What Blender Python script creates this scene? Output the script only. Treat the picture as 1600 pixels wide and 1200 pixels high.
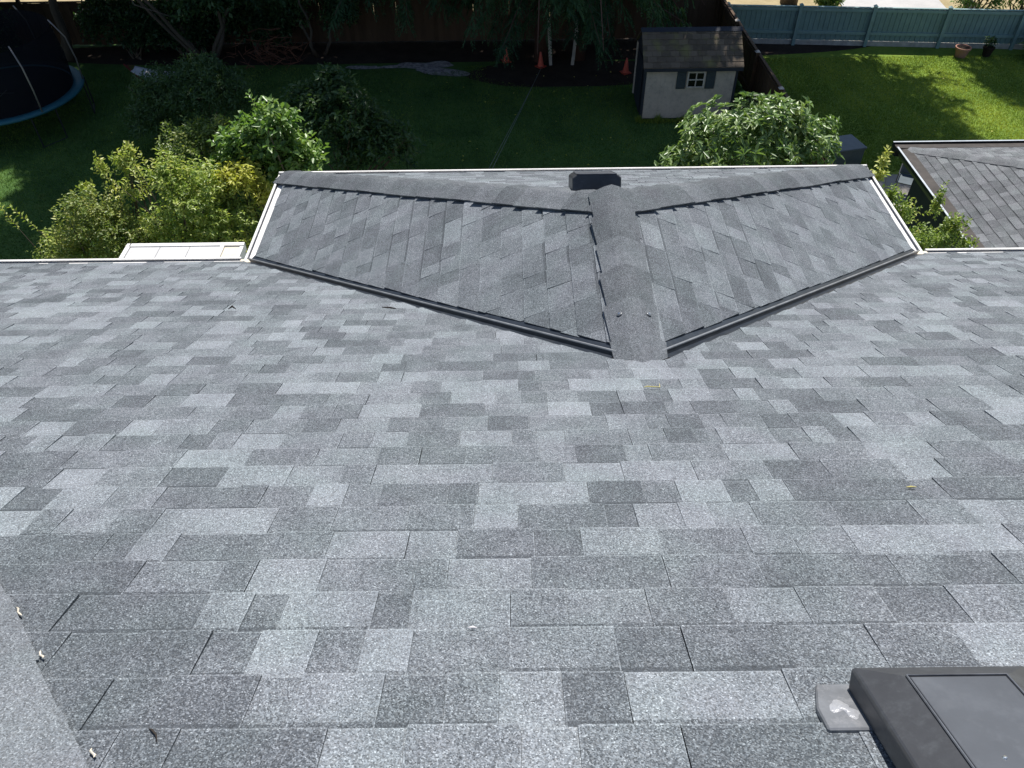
import bpy, math, random
import numpy as np
from mathutils import Vector, Matrix

# ------------------------------------------------------------------ reset
for o in list(bpy.data.objects):
    bpy.data.objects.remove(o)
SC = bpy.context.scene
COL = SC.collection
rnd = random.Random(7)
RNG = np.random.default_rng(11)

# ------------------------------------------------------------------ camera
CAM = np.array((-0.5825, -5.4492, 3.8544))
PITCH, YAW, ROLL = 0.7768, -0.0033, -0.0139
FPX = 1231.66
fw = np.array((math.sin(YAW) * math.cos(PITCH), math.cos(YAW) * math.cos(PITCH), -math.sin(PITCH)))
rt = np.array((math.cos(YAW), -math.sin(YAW), 0.0))
up = np.cross(rt, fw)
rt, up = rt * math.cos(ROLL) + up * math.sin(ROLL), -rt * math.sin(ROLL) + up * math.cos(ROLL)
cam_data = bpy.data.cameras.new('camera')
cam = bpy.data.objects.new('camera', cam_data)
COL.objects.link(cam)
M4 = Matrix.Identity(4)
for i in range(3):
    M4[i][0], M4[i][1], M4[i][2], M4[i][3] = rt[i], up[i], -fw[i], CAM[i]
cam.matrix_world = M4
cam_data.sensor_width = 36.0
cam_data.lens = 36.0 * FPX / 1600.0
cam_data.clip_start = 0.05
cam_data.clip_end = 2000
SC.camera = cam

# ------------------------------------------------------------------ light
SUN_EL, SUN_AZ = math.radians(60), math.radians(12)      # azimuth clockwise from +Y
world = bpy.data.worlds.new('World')
SC.world = world
world.use_nodes = True
nt = world.node_tree
bg = nt.nodes['Background']
sky = nt.nodes.new('ShaderNodeTexSky')
sky.sky_type = 'NISHITA'
sky.sun_disc = False
sky.sun_elevation = SUN_EL
sky.sun_rotation = SUN_AZ
sky.air_density = 1.0
sky.dust_density = 0.6
nt.links.new(sky.outputs[0], bg.inputs[0])
bg.inputs[1].default_value = 0.09
sun_data = bpy.data.lights.new('sun', 'SUN')
sun_data.energy = 5.0
sun_data.angle = math.radians(0.5)
sun_data.color = (1.0, 0.955, 0.90)
sun = bpy.data.objects.new('sun', sun_data)
COL.objects.link(sun)
sd = Vector((math.sin(SUN_AZ) * math.cos(SUN_EL), math.cos(SUN_AZ) * math.cos(SUN_EL), math.sin(SUN_EL)))
sun.rotation_euler = sd.to_track_quat('Z', 'Y').to_euler()
sun.location = (10, 30, 40)
SC.view_settings.view_transform = 'Standard'
SC.view_settings.look = 'None'
SC.view_settings.exposure = 0.35
SC.view_settings.gamma = 1.0
SC.view_settings.use_curve_mapping = False
SC.cycles.max_bounces = 5
SC.cycles.diffuse_bounces = 2
SC.cycles.transparent_max_bounces = 6

G = -6.646            # ground level; the eaves are at z = 0

# ------------------------------------------------------------------ materials
def mat(name, rough=0.7, spec=0.3, metal=0.0):
    m = bpy.data.materials.new(name)
    m.use_nodes = True
    t = m.node_tree
    b = t.nodes['Principled BSDF']
    b.inputs['Roughness'].default_value = rough
    b.inputs['Specular IOR Level'].default_value = spec
    b.inputs['Metallic'].default_value = metal
    return m, t, b

def N(t, kind, **kw):
    n = t.nodes.new(kind)
    for k, v in kw.items():
        if k.startswith('i_'):
            n.inputs[int(k[2:]) if k[2:].isdigit() else k[2:]].default_value = v
        else:
            setattr(n, k, v)
    return n

def ramp(t, fac, stops):
    r = t.nodes.new('ShaderNodeValToRGB')
    e = r.color_ramp.elements
    while len(e) < len(stops):
        e.new(0.5)
    for k, (p, c) in zip(e, stops):
        k.position = p
        k.color = (*c, 1)
    t.links.new(fac, r.inputs[0])
    return r.outputs[0]

def worldpos(t):
    return N(t, 'ShaderNodeNewGeometry').outputs['Position']

def noise(t, scale, detail=3, rough=0.55, vec=None):
    n = N(t, 'ShaderNodeTexNoise')
    n.inputs['Scale'].default_value = scale
    n.inputs['Detail'].default_value = detail
    n.inputs['Roughness'].default_value = rough
    t.links.new(vec if vec is not None else worldpos(t), n.inputs['Vector'])
    return n.outputs[0]

def math_(t, op, a, b=None, c=None, clamp=False):
    n = N(t, 'ShaderNodeMath', operation=op, use_clamp=clamp)
    for i, v in enumerate((a, b, c)):
        if v is None:
            continue
        if isinstance(v, (int, float)):
            n.inputs[i].default_value = v
        else:
            t.links.new(v, n.inputs[i])
    return n.outputs[0]

def mixc(t, fac, a, b, blend='MIX'):
    n = N(t, 'ShaderNodeMix', data_type='RGBA', blend_type=blend)
    if isinstance(fac, (int, float)):
        n.inputs[0].default_value = fac
    else:
        t.links.new(fac, n.inputs[0])
    for i, v in ((6, a), (7, b)):
        if isinstance(v, tuple):
            n.inputs[i].default_value = (*v, 1)
        else:
            t.links.new(v, n.inputs[i])
    return n.outputs[2]

def bump(t, b, height, strength, dist):
    n = N(t, 'ShaderNodeBump')
    n.inputs['Strength'].default_value = strength
    n.inputs['Distance'].default_value = dist
    t.links.new(height, n.inputs['Height'])
    t.links.new(n.outputs[0], b.inputs['Normal'])

def tone_sum(t):
    a = N(t, 'ShaderNodeAttribute', attribute_type='GEOMETRY', attribute_name='tone')
    o = N(t, 'ShaderNodeAttribute', attribute_type='OBJECT', attribute_name='tone')
    return math_(t, 'ADD', a.outputs['Fac'], o.outputs['Fac'])

def shingle_mat(name, dark, light, warm=0.0):
    """mineral granules: every 3 mm cell is a dark or a pale chip, the piece's tone sets how many are pale"""
    m, t, b = mat(name, 0.82, 0.28)
    tone = tone_sum(t)
    pos = worldpos(t)
    blot = noise(t, 7.0, 2, 0.6, pos)          # uneven blend along a strip
    fine = noise(t, 110.0, 2, 0.7, pos)
    v = N(t, 'ShaderNodeTexVoronoi')
    v.inputs['Scale'].default_value = 390
    t.links.new(pos, v.inputs['Vector'])
    sep = N(t, 'ShaderNodeSeparateColor')
    t.links.new(v.outputs['Color'], sep.inputs[0])
    tt = math_(t, 'ADD', tone, math_(t, 'MULTIPLY', math_(t, 'SUBTRACT', blot, 0.5), 0.55))
    tt = math_(t, 'ADD', tt, math_(t, 'MULTIPLY', math_(t, 'SUBTRACT', fine, 0.5), 0.45))
    d = math_(t, 'SUBTRACT', tt, sep.outputs[0])
    f = math_(t, 'MULTIPLY_ADD', d, 0.95, 0.5, clamp=True)
    c = mixc(t, f, dark, light)
    # single granules are of slightly different greys
    g = ramp(t, sep.outputs[1], [(0, (0.56, 0.57, 0.58)), (0.3, (0.90, 0.87, 0.85)), (0.5, (0.95, 0.97, 1.00)), (0.87, (1.20, 1.20, 1.20)), (1, (1.85, 1.85, 1.82))])
    c = mixc(t, 1.0, c, g, 'MULTIPLY')
    # dust and run-off stains, drawn out down the slopes
    mp = N(t, 'ShaderNodeMapping')
    mp.inputs['Scale'].default_value = (2.2, 0.9, 0.9)
    t.links.new(pos, mp.inputs['Vector'])
    hue = noise(t, 4.5, 2, 0.5, pos)          # batches lean to violet or to green grey
    c = mixc(t, 1.0, c, ramp(t, hue, [(0.34, (1.010, 0.992, 1.008)), (0.66, (0.972, 1.004, 0.990))]), 'MULTIPLY')
    st = noise(t, 1.6, 5, 0.7, mp.outputs[0])
    c = mixc(t, 1.0, c, ramp(t, st, [(0.28, (0.78, 0.78, 0.79)), (0.5, (1.0, 1.0, 1.0)), (0.72, (1.12, 1.12, 1.10))]), 'MULTIPLY')
    t.links.new(c, b.inputs['Base Color'])
    bump(t, b, sep.outputs[2], 0.5, 0.0012)
    return m

MAT = {}
MAT['shingle'] = shingle_mat('granule_shingle', (0.059, 0.0675, 0.0765), (0.246, 0.271, 0.292))
MAT['cap'] = shingle_mat('granule_cap', (0.053, 0.060, 0.067), (0.184, 0.201, 0.216))
MAT['shingle_n'] = shingle_mat('granule_neighbour', (0.058, 0.062, 0.068), (0.218, 0.230, 0.240))

def plain(name, col, rough=0.6, spec=0.3, metal=0.0, var=0.12, vs=4.0, bs=0.0, bscale=60, dirt=None):
    m, t, b = mat(name, rough, spec, metal)
    n = noise(t, vs, 5, 0.65)
    lo = tuple(max(0, c * (1 - var)) for c in col)
    hi = tuple(min(1, c * (1 + var)) for c in col)
    c = ramp(t, n, [(0.3, lo), (0.7, hi)])
    if dirt:
        n2 = noise(t, vs * 3.1, 6, 0.75)
        c = mixc(t, math_(t, 'MULTIPLY', ramp(t, n2, [(0.5, (0, 0, 0)), (0.75, (1, 1, 1))]), dirt[1]), c, dirt[0])
    t.links.new(c, b.inputs['Base Color'])
    if bs:
        bump(t, b, noise(t, bscale, 4, 0.6), bs, 0.01)
    return m

MAT['felt'] = plain('black_underlay', (0.02, 0.021, 0.023), 0.9, 0.1)
MAT['white'] = plain('white_painted_metal', (0.76, 0.75, 0.73), 0.42, 0.4, var=0.05, vs=6, dirt=((0.45, 0.43, 0.38), 0.5))
MAT['pan'] = plain('chalky_cover_pan', (0.55, 0.55, 0.55), 0.6, 0.3, var=0.08, vs=3, dirt=((0.38, 0.37, 0.35), 0.5))
MAT['cream'] = plain('cream_paint', (0.70, 0.63, 0.50), 0.6, 0.3, var=0.08, vs=8, dirt=((0.4, 0.35, 0.26), 0.5))
MAT['siding'] = plain('pale_siding', (0.55, 0.54, 0.50), 0.7, 0.2, var=0.06)
MAT['valley'] = plain('charcoal_coated_steel', (0.020, 0.026, 0.036), 0.40, 0.45, var=0.3, vs=4, dirt=((0.07, 0.075, 0.08), 0.5))
MAT['rib'] = plain('pale_valley_rib', (0.24, 0.25, 0.26), 0.35, 0.5, 0.2, var=0.3, vs=9)  # rib paler than the flashing beside it
MAT['vent'] = plain('charcoal_vent_plastic', (0.042, 0.045, 0.051), 0.40, 0.5, var=0.2, vs=7, dirt=((0.10, 0.11, 0.12), 0.45), bs=0.05, bscale=25)
MAT['vent_top'] = plain('dusty_sky_sheen_panel', (0.066, 0.073, 0.085), 0.46, 0.5, var=0.2, vs=4, dirt=((0.12, 0.13, 0.145), 0.5))  # paler blue for dust, plus sky sheen put into the colour
MAT['vent_rim'] = plain('highlight_vent_rim', (0.095, 0.103, 0.118), 0.35, 0.5, var=0.4, vs=20)  # paler rim, the edge highlight is put into its colour
MAT['flange'] = plain('dull_vent_flange', (0.19, 0.20, 0.215), 0.4, 0.5, 0.3, var=0.25, vs=14, dirt=((0.34, 0.34, 0.35), 0.7))
MAT['sealant'] = plain('clear_grey_sealant', (0.12, 0.13, 0.14), 0.22, 0.6, var=0.2)
MAT['sealant_pale'] = plain('smeared_pale_sealant', (0.30, 0.31, 0.33), 0.3, 0.6, var=0.2, vs=30, bs=0.4, bscale=60)
MAT['nail'] = plain('nail_head_steel', (0.7, 0.7, 0.7), 0.25, 0.5, 1.0, var=0.05)
MAT['fibre'] = plain('frayed_fibreglass', (0.62, 0.57, 0.47), 0.8, 0.2, var=0.2, vs=60)
MAT['twig'] = plain('dark_twig', (0.035, 0.030, 0.026), 0.85, 0.2, var=0.3, vs=40)
MAT['straw'] = plain('dry_yellow_twig', (0.52, 0.46, 0.18), 0.8, 0.2, var=0.2, vs=40)
MAT['dark_gutter'] = plain('black_gutter', (0.018, 0.021, 0.026), 0.4, 0.45, var=0.15)
MAT['gutter_lip'] = plain('weathered_gutter_lip', (0.56, 0.60, 0.63), 0.3, 0.5, 0.2, var=0.15, vs=7)
MAT['gutter_pan'] = plain('brown_gutter_interior', (0.055, 0.048, 0.043), 0.75, 0.3, var=0.35, vs=5)  # dark brown, shade inside the gutter put into the colour
MAT['darkwall'] = plain('dark_blue_siding', (0.030, 0.036, 0.052), 0.6, 0.3, var=0.1)
MAT['concrete'] = plain('concrete', (0.30, 0.28, 0.25), 0.85, 0.2, var=0.2, vs=1.6, bs=0.2, bscale=30)
MAT['teal'] = plain('teal_fence_paint', (0.185, 0.280, 0.278), 0.65, 0.3, var=0.12, vs=2.5)
MAT['teal_rail'] = plain('teal_rail_paint', (0.220, 0.325, 0.322), 0.6, 0.3, var=0.12, vs=2.5)
MAT['shedwall'] = plain('weathered_white_boards', (0.50, 0.44, 0.385), 0.8, 0.2, var=0.13, vs=3.0, dirt=((0.20, 0.19, 0.19), 0.6))
MAT['shedtrim'] = plain('shed_trim_paint', (0.50, 0.46, 0.42), 0.7, 0.2, var=0.1, vs=3)
MAT['sheddark'] = plain('dark_slate_paint', (0.030, 0.036, 0.050), 0.6, 0.3, var=0.15, vs=3)
MAT['shutter'] = plain('blue_grey_shutter', (0.050, 0.066, 0.078), 0.6, 0.3, var=0.1, vs=5)
MAT['glass'] = plain('dark_window_glass', (0.006, 0.007, 0.009), 0.25, 0.2, var=0.1)
MAT['cone'] = plain('orange_cone', (0.62, 0.12, 0.085), 0.55, 0.3, var=0.15, vs=6)
MAT['conewhite'] = plain('cone_base', (0.42, 0.07, 0.045), 0.6, 0.3, var=0.15, vs=6)
MAT['terracotta'] = plain('terracotta', (0.40, 0.21, 0.15), 0.8, 0.2, var=0.12, vs=5)
MAT['soil'] = plain('dark_soil', (0.035, 0.026, 0.020), 0.95, 0.1, var=0.4, vs=12, bs=0.5, bscale=40)
MAT['tramp_pad'] = plain('blue_spring_pad', (0.016, 0.11, 0.15), 0.5, 0.4, var=0.12, vs=3)
MAT['tramp_mat'] = plain('black_jump_mat', (0.008, 0.009, 0.013), 0.75, 0.2, var=0.1)
MAT['steel'] = plain('galvanised_steel', (0.26, 0.24, 0.23), 0.4, 0.5, 0.4, var=0.1)
MAT['canvas'] = plain('white_canvas', (0.68, 0.66, 0.66), 0.85, 0.2, var=0.08, vs=6)
MAT['maroon'] = plain('maroon_cord', (0.15, 0.03, 0.03), 0.8, 0.2)
MAT['wire'] = plain('grey_wire', (0.10, 0.13, 0.12), 0.5, 0.4)
MAT['bluegrey'] = plain('blue_grey_plastic', (0.075, 0.10, 0.115), 0.45, 0.4, var=0.2, vs=3)
MAT['petal'] = plain('red_petal', (0.60, 0.03, 0.02), 0.6, 0.3, var=0.2, vs=20)
MAT['plank'] = plain('pale_weathered_plank', (0.42, 0.40, 0.37), 0.85, 0.2, var=0.25, vs=5)

def wood(name, col, var=0.35):
    m, t, b = mat(name, 0.85, 0.2)
    mp = N(t, 'ShaderNodeMapping')
    mp.inputs['Scale'].default_value = (9, 9, 0.8)
    t.links.new(worldpos(t), mp.inputs['Vector'])
    n = noise(t, 2.5, 6, 0.7, mp.outputs[0])
    o = N(t, 'ShaderNodeObjectInfo')
    f = math_(t, 'MULTIPLY_ADD', o.outputs['Random'], 0.4, math_(t, 'MULTIPLY', n, 0.8))
    t.links.new(ramp(t, f, [(0.2, tuple(c * (1 - var) for c in col)), (0.9, tuple(c * (1 + var) for c in col))]), b.inputs['Base Color'])
    bump(t, b, n, 0.3, 0.01)
    return m
MAT['fence'] = wood('brown_fence_board', (0.085, 0.055, 0.036))
MAT['bark'] = wood('reddish_bark', (0.105, 0.060, 0.048), 0.5)
MAT['bark2'] = wood('grey_bark', (0.10, 0.082, 0.066), 0.45)

def leafmat(name, dark, mid, light, rough=0.45, trans=0.35, spec=0.4):
    m, t, b = mat(name, rough, spec)
    tone = tone_sum(t)
    c = ramp(t, tone, [(0.0, dark), (0.5, mid), (1.0, light)])
    t.links.new(c, b.inputs['Base Color'])
    tr = N(t, 'ShaderNodeBsdfTranslucent')
    c2 = mixc(t, 1.0, c, (1.25, 1.35, 0.55), 'MULTIPLY')
    t.links.new(c2, tr.inputs[0])
    mx = N(t, 'ShaderNodeMixShader')
    mx.inputs[0].default_value = trans
    t.links.new(b.outputs[0], mx.inputs[1])
    t.links.new(tr.outputs[0], mx.inputs[2])
    t.links.new(mx.outputs[0], t.nodes['Material Output'].inputs[0])
    return m
MAT['leaf_rhodo'] = leafmat('glossy_rhododendron_leaf', (0.085, 0.155, 0.050), (0.18, 0.28, 0.095), (0.36, 0.44, 0.20), 0.35, 0.27, 0.5)
MAT['leaf_fig'] = leafmat('broad_green_leaf', (0.075, 0.15, 0.040), (0.155, 0.27, 0.070), (0.29, 0.40, 0.13), 0.36, 0.33, 0.5)
MAT['leaf_yellow'] = leafmat('yellow_green_leaf', (0.15, 0.24, 0.055), (0.34, 0.42, 0.105), (0.62, 0.61, 0.21), 0.40, 0.33)
MAT['leaf_gold'] = leafmat('golden_leaf', (0.28, 0.32, 0.06), (0.52, 0.52, 0.10), (0.68, 0.62, 0.17), 0.5, 0.33)
MAT['leaf_bronze'] = leafmat('bronze_green_leaf', (0.12, 0.19, 0.05), (0.25, 0.31, 0.085), (0.40, 0.38, 0.13), 0.40, 0.33)
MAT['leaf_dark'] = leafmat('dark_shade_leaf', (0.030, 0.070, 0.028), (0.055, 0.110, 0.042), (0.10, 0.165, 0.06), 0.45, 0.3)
MAT['leaf_cedar'] = leafmat('cedar_spray', (0.022, 0.058, 0.030), (0.040, 0.095, 0.042), (0.070, 0.14, 0.055), 0.6, 0.2, 0.25)
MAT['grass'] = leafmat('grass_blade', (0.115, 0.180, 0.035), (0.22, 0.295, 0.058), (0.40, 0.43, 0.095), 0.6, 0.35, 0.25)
MAT['grass_back'] = leafmat('shade_toned_grass_blade', (0.052, 0.118, 0.030), (0.105, 0.195, 0.046), (0.20, 0.27, 0.065), 0.6, 0.35, 0.25)  # darker copy of the other grass; tree shade is put into its colour
MAT['brush'] = plain('dead_brush', (0.16, 0.075, 0.05), 0.9, 0.1, var=0.35, vs=6)

def lawn_mat(k, name):
    m, t, b = mat(name, 0.9, 0.15)
    n1 = noise(t, 0.6, 4, 0.6)
    n2 = noise(t, 14.0, 5, 0.75)
    n3 = noise(t, 2.6, 5, 0.7)
    f = math_(t, 'ADD', math_(t, 'MULTIPLY', n1, 0.5), math_(t, 'MULTIPLY', n2, 0.5))
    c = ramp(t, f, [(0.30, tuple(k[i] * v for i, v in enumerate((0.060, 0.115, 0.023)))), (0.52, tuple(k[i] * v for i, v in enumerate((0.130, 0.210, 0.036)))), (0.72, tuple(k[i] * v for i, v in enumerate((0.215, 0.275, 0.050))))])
    c = mixc(t, math_(t, 'MULTIPLY', ramp(t, n3, [(0.58, (0, 0, 0)), (0.72, (1, 1, 1))]), 0.35), c, (0.12, 0.12, 0.045))
    n4 = noise(t, 0.9, 6, 0.75)
    c = mixc(t, 1.0, c, ramp(t, n4, [(0.32, (0.62, 0.66, 0.60)), (0.5, (1, 1, 1)), (0.68, (1.25, 1.15, 1.05))]), 'MULTIPLY')
    t.links.new(c, b.inputs['Base Color'])
    bump(t, b, n2, 0.8, 0.04)
    return m
MAT['lawn'] = lawn_mat((0.56, 0.68, 1.0), 'shade_toned_lawn_turf')  # shade of the trees put into the turf colour
MAT['lawn_n'] = lawn_mat((1.15, 1.1, 1.0), 'yellowish_lawn_turf')  # yellower lawn, its colour also brightened for a sunlit look

def ground_mat(name, c0, c1, s=2.0):
    m, t, b = mat(name, 0.95, 0.1)
    n = noise(t, s, 6, 0.7)
    t.links.new(ramp(t, n, [(0.3, c0), (0.7, c1)]), b.inputs['Base Color'])
    bump(t, b, noise(t, s * 8, 4, 0.7), 0.6, 0.03)
    return m
MAT['dirt'] = ground_mat('bare_dirt', (0.030, 0.022, 0.018), (0.060, 0.046, 0.036))
MAT['dry'] = ground_mat('dry_pale_ground', (0.30, 0.24, 0.13), (0.46, 0.38, 0.23), 1.2)
MAT['chips'] = ground_mat('pale_wood_chips', (0.10, 0.09, 0.09), (0.52, 0.48, 0.47), 9.0)
MAT['paving'] = ground_mat('pale_paving', (0.42, 0.41, 0.40), (0.52, 0.50, 0.48), 1.0)

def net_mat():
    m, t, b = mat('black_safety_net', 0.9, 0.1)
    b.inputs['Base Color'].default_value = (0.010, 0.011, 0.016, 1)
    tr = N(t, 'ShaderNodeBsdfTransparent')
    mx = N(t, 'ShaderNodeMixShader')
    mx.inputs[0].default_value = 0.82
    t.links.new(tr.outputs[0], mx.inputs[1])
    t.links.new(b.outputs[0], mx.inputs[2])
    t.links.new(mx.outputs[0], t.nodes['Material Output'].inputs[0])
    return m
MAT['net'] = net_mat()

def shed_roof_mat():
    m, t, b = mat('mossy_shed_shingle', 0.9, 0.15)
    n = noise(t, 6.0, 5, 0.7)
    n2 = noise(t, 1.6, 3, 0.6)
    o = N(t, 'ShaderNodeObjectInfo')
    f = math_(t, 'MULTIPLY_ADD', o.outputs['Random'], 0.45, math_(t, 'MULTIPLY', n, 0.6))
    c = ramp(t, f, [(0.2, (0.075, 0.062, 0.048)), (0.8, (0.18, 0.145, 0.110))])
    c = mixc(t, ramp(t, n2, [(0.5, (0, 0, 0)), (0.68, (1, 1, 1))]), c, (0.19, 0.175, 0.08))
    t.links.new(c, b.inputs['Base Color'])
    return m
MAT['shedroof'] = shed_roof_mat()

# ------------------------------------------------------------------ object helpers
WLOC = {}            # world location of Empties that parent world-space parts

def link(o, parent=None):
    COL.objects.link(o)
    if parent is not None:
        o.parent = parent
        if parent.name in WLOC:
            o.matrix_parent_inverse = Matrix.Translation(-WLOC[parent.name])
    return o

def tag(o, label=None, cat=None, group=None, kind=None):
    if label: o['label'] = label
    if cat: o['category'] = cat
    if group: o['group'] = group
    if kind: o['kind'] = kind
    return o

def empty(name, loc, rotz=0.0, worldparts=False):
    o = bpy.data.objects.new(name, None)
    o.empty_display_size = 0.2
    COL.objects.link(o)
    o.location = loc
    o.rotation_euler = (0, 0, rotz)
    if worldparts:
        WLOC[o.name] = Vector(loc)
    return o

def mesh(name, V, F, m, smooth=False, tone=None):
    me = bpy.data.meshes.new(name)
    me.from_pydata([tuple(map(float, v)) for v in V], [], [tuple(f) for f in F])
    if m is not None:
        me.materials.append(m)
    if tone is not None:
        a = me.attributes.new('tone', 'FLOAT', 'FACE')
        a.data.foreach_set('value', np.asarray(tone, np.float32))
    if smooth:
        me.polygons.foreach_set('use_smooth', [True] * len(me.polygons))
    me.update()
    return me

def mesh_np(name, V, F, m, tone=None, smooth=False):
    """uniform faces from arrays (V n x 3, F m x k)"""
    me = bpy.data.meshes.new(name)
    k = F.shape[1]
    me.vertices.add(len(V))
    me.vertices.foreach_set('co', np.ascontiguousarray(V, np.float32).ravel())
    me.loops.add(F.size)
    me.loops.foreach_set('vertex_index', np.ascontiguousarray(F, np.int32).ravel())
    me.polygons.add(len(F))
    me.polygons.foreach_set('loop_start', np.arange(0, F.size, k, dtype=np.int32))
    me.polygons.foreach_set('loop_total', np.full(len(F), k, np.int32))
    me.materials.append(m)
    if tone is not None:
        a = me.attributes.new('tone', 'FLOAT', 'FACE')
        a.data.foreach_set('value', np.asarray(tone, np.float32))
    me.update(calc_edges=True)
    if smooth:
        me.polygons.foreach_set('use_smooth', [True] * len(me.polygons))
    return me

def obj(name, me, parent=None):
    return link(bpy.data.objects.new(name, me), parent)

class MB:
    """collects simple shapes into one mesh"""
    def __init__(s):
        s.V, s.F = [], []
    def add(s, V, F):
        n = len(s.V)
        s.V += [tuple(v) for v in V]
        s.F += [tuple(i + n for i in f) for f in F]
        return s
    def box(s, x0, x1, y0, y1, z0, z1):
        return s.add([(x0, y0, z0), (x1, y0, z0), (x1, y1, z0), (x0, y1, z0), (x0, y0, z1), (x1, y0, z1), (x1, y1, z1), (x0, y1, z1)],
                     [(3, 2, 1, 0), (4, 5, 6, 7), (0, 1, 5, 4), (1, 2, 6, 5), (2, 3, 7, 6), (3, 0, 4, 7)])
    def tube(s, pts, rads, n=8, cap=True):
        pts = [Vector(p) for p in pts]
        if isinstance(rads, (int, float)):
            rads = [rads] * len(pts)
        base = len(s.V)
        prev = None
        for i, p in enumerate(pts):
            d = (pts[min(i + 1, len(pts) - 1)] - pts[max(i - 1, 0)]).normalized()
            a = (prev - d * prev.dot(d)) if prev is not None else d.orthogonal()
            a.normalize()
            prev = a
            b = d.cross(a)
            for k in range(n):
                an = 2 * math.pi * k / n
                s.V.append(tuple(p + (a * math.cos(an) + b * math.sin(an)) * rads[i]))
        for i in range(len(pts) - 1):
            for k in range(n):
                k2 = (k + 1) % n
                s.F.append((base + i * n + k, base + i * n + k2, base + (i + 1) * n + k2, base + (i + 1) * n + k))
        if cap:
            s.F.append(tuple(base + k for k in reversed(range(n))))
            s.F.append(tuple(base + (len(pts) - 1) * n + k for k in range(n)))
        return s
    def lathe(s, prof, c=(0, 0, 0), n=20):
        base = len(s.V)
        for r, z in prof:
            for k in range(n):
                a = 2 * math.pi * k / n
                s.V.append((c[0] + r * math.cos(a), c[1] + r * math.sin(a), c[2] + z))
        for i in range(len(prof) - 1):
            for k in range(n):
                k2 = (k + 1) % n
                s.F.append((base + i * n + k, base + i * n + k2, base + (i + 1) * n + k2, base + (i + 1) * n + k))
        return s
    def build(s, name, m, parent=None, smooth=False):
        return obj(name, mesh(name, s.V, s.F, m, smooth), parent)

def bevel(o, w, seg=2):
    md = o.modifiers.new('bevel', 'BEVEL')
    md.width = w
    md.segments = seg
    md.limit_method = 'ANGLE'
    return o

def sheet(name, pts, z, m, parent=None):
    return obj(name, mesh(name, [(x, y, z) for x, y in pts], [tuple(range(len(pts)))], m), parent)

def px(P):
    """pixel of world points, only used to choose which shingles show largest"""
    d = np.asarray(P, float) - CAM
    z = d @ fw
    return 800 + FPX * (d @ rt) / z, 600 - FPX * (d @ up) / z, z

# ------------------------------------------------------------------ ground and setting
def struct(o):
    o['kind'] = 'structure'
    return o

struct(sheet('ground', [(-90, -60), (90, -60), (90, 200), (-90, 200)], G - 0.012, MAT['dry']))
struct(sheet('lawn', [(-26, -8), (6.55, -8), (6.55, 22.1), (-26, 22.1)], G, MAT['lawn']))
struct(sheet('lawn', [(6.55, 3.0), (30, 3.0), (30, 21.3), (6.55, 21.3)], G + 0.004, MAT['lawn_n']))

def blobpts(cx, cy, rx, ry, n=40, rough=0.25, seed=1):
    r = random.Random(seed)
    ph = [(r.uniform(0, 6.28), r.uniform(0.3, 1.0) / k) for k in range(1, 8)]
    out = []
    for i in range(n):
        a = 2 * math.pi * i / n
        s = 1 + rough * sum(w * math.sin((k + 2) * a + p) for k, (p, w) in enumerate(ph))
        out.append((cx + rx * s * math.cos(a), cy + ry * s * math.sin(a)))
    return out
struct(sheet('dirt_bed', blobpts(-3.0, 21.2, 13.5, 1.15, 90, 0.10, 3), G + 0.006, MAT['dirt']))
struct(sheet('dirt_bed', blobpts(1.3, 19.3, 3.0, 1.2, 60, 0.22, 4), G + 0.010, MAT['dirt']))
struct(sheet('wood_chip_patch', blobpts(-3.1, 19.75, 1.0, 0.42, 140, 0.55, 5), G + 0.014, MAT['chips']))
struct(sheet('wood_chip_patch', blobpts(-4.9, 19.85, 0.7, 0.18, 120, 0.6, 8), G + 0.018, MAT['chips']))
struct(sheet('concrete_path', [(6.9, 2.0), (10.9, 2.0), (10.9, 12.75), (8.2, 12.75), (8.2, 11.0), (6.9, 11.0)], G + 0.02, MAT['concrete']))
struct(sheet('paved_lane', [(11.6, 23.4), (15.2, 23.4), (16.0, 34), (11.6, 34)], G + 0.01, MAT['paving']))

# ------------------------------------------------------------------ roof engine
S = math.atan(0.5)
EXP = 0.143

def clip(poly, a, b, c):
    """keep a*u + b*v <= c"""
    out = []
    for i in range(len(poly)):
        p, q = poly[i], poly[(i + 1) % len(poly)]
        dp, dq = a * p[0] + b * p[1] - c, a * q[0] + b * q[1] - c
        if dp <= 0:
            out.append(p)
        if dp * dq < 0:
            t = dp / (dp - dq)
            out.append((p[0] + t * (q[0] - p[0]), p[1] + t * (q[1] - p[1])))
    return out

def area(poly):
    return 0.5 * abs(sum(p[0] * q[1] - q[0] * p[1] for p, q in zip(poly, poly[1:] + poly[:1])))

class Slope:
    def __init__(s, origin, U, V):
        s.o, s.U, s.V = np.array(origin, float), np.array(U, float), np.array(V, float)
        s.N = np.cross(s.U, s.V)
        s.N /= np.linalg.norm(s.N)
    def at(s, u, v, w=0.0):
        return s.o + s.U * u + s.V * v + s.N * w
    def matrix(s, u, v):
        m = Matrix.Identity(4)
        p = s.at(u, v)
        for i in range(3):
            m[i][0], m[i][1], m[i][2], m[i][3] = s.U[i], s.V[i], s.N[i], p[i]
        return m

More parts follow.
